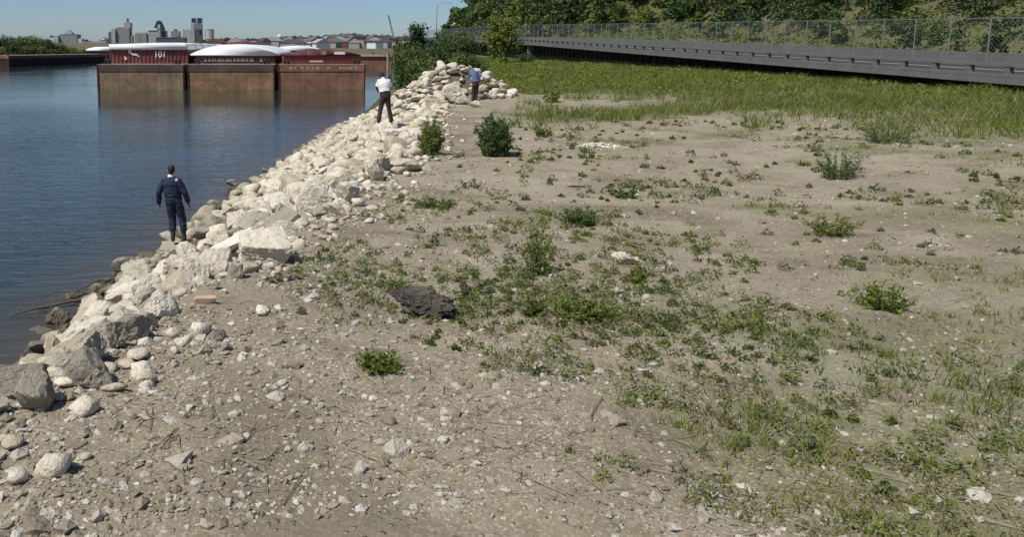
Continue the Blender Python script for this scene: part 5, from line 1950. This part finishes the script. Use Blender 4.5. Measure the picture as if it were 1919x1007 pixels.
hd_ = [ball((0, -.006, .040), (.090, .104, .088)), ball((0, .095, .030), (.066, .060, .012))]
mt_ = Matrix((Vector((1, .15, 0)).normalized(), Vector((-.15, 1, 0)).normalized(), Vector((0, 0, 1)))).transposed()
fuse('cap', [([H1(p) for p in q[0]], q[1]) for q in hd_], M['leather'], p1, .011, 1)
b = MB()
q = L1['sh_r']
b.add(*ball(q + Vector((-.035, -.09, .045)), (.032, .018, .036), 10))
b.build('shoulder_patch', M['white_cloth'], p1, True)

# white shirt figure on the crest, head bent down
Y = 26.7
J = dict(ground=P(721, 232, Y), pelvis=P(722, 176, Y), chest=P(719.5, 157, Y, .05), neck=P(718.5, 148.5, Y, .13), head=P(717, 142, Y, .26),
         sh_l=P(711.5, 152, Y, .07), el_l=P(706, 164, Y, .10), wr_l=P(710, 172, Y, .34), hd_l=P(712, 174, Y, .44),
         sh_r=P(728.5, 152, Y, .07), el_r=P(733, 165, Y, .10), wr_r=P(729, 172, Y, .34), hd_r=P(727, 174, Y, .44),
         hp_l=P(718, 180, Y), kn_l=P(713.5, 204, Y, .04), an_l=P(709.5, 226, Y, -.02),
         hp_r=P(726, 180, Y), kn_r=P(729, 204, Y, .05), an_r=P(733.5, 226, Y, .04))
person('person in white short-sleeved shirt and dark trousers on the crest, head bent down', J, Vector((1, 0, 0)), Vector((0, 1, 0)), 'white_cloth', 'brown_cloth', 'leather', 'skin_dark', 'hair', 'short', None, build=1.05)

# blue shirt figure by the mound, leaning and looking down
Y = 37.6
J = dict(ground=P(889, 193, Y), pelvis=P(891.5, 157, Y), chest=P(890, 140, Y, .06), neck=P(886.5, 131, Y, .12), head=P(883, 127, Y, .20),
         sh_l=P(883, 134.5, Y, .08), el_l=P(880.5, 145, Y, .16), wr_l=P(877, 145, Y, .38), hd_l=P(875.5, 144, Y, .46),
         sh_r=P(897.5, 134.5, Y, .04), el_r=P(901.5, 145, Y, -.06), wr_r=P(899, 152, Y, .12), hd_r=P(897, 154.5, Y, .2),
         hp_l=P(888.5, 159, Y), kn_l=P(887.5, 175, Y, .06), an_l=P(885.5, 189, Y, .0),
         hp_r=P(894.5, 159, Y), kn_r=P(892.5, 175, Y, .05), an_r=P(891.5, 189, Y, .06))
p3, L3, H3 = person('person in blue shirt and dark trousers leaning over beside the rock mound', J, Vector((1, .3, 0)), Vector((-.35, 1, 0)), 'blue_cloth', 'brown_cloth', 'leather', 'skin', 'hair_grey', 'long', None, extra={})
o = link('white_bag', None) if False else None
b = MB()
b.add(*ball((0, 0, 0), (.055, .03, .075), 10))
q = J['el_r'] + Vector((.0, -.11, -.05))
tag(b.build('cloth', M['white_cloth'], None, True), 'small white cloth at the hip of the blue-shirted figure', 'cloth').location = q
q = J['hd_l'] + Vector((-.05, .06, .0))
b = MB().box(-.09, .09, -.05, .05, -.07, .07)
tag(b.build('camera_bag', M['leather'], None, False, .015), 'small dark box held by the blue-shirted figure', 'box').location = q

# ledge of pale rock in the bluff end
for k, (px, py, w) in enumerate([(846, 50, 10), (853, 46, 9), (860, 44, 8)]):
    Yq = 318 - 3 * k
    p = at_y(px, py, Yq)
    V, F = rock_verts(1200 + k, 3, 10, 16, .1, .9, True)
    V = V * w * Yq / FPX
    o = link('ledge', np_mesh('ledge', V, F, True), M['stone_tan' if k else 'stone'], oc, p)

print('rocks', len(spots), 'singles', len(singles))
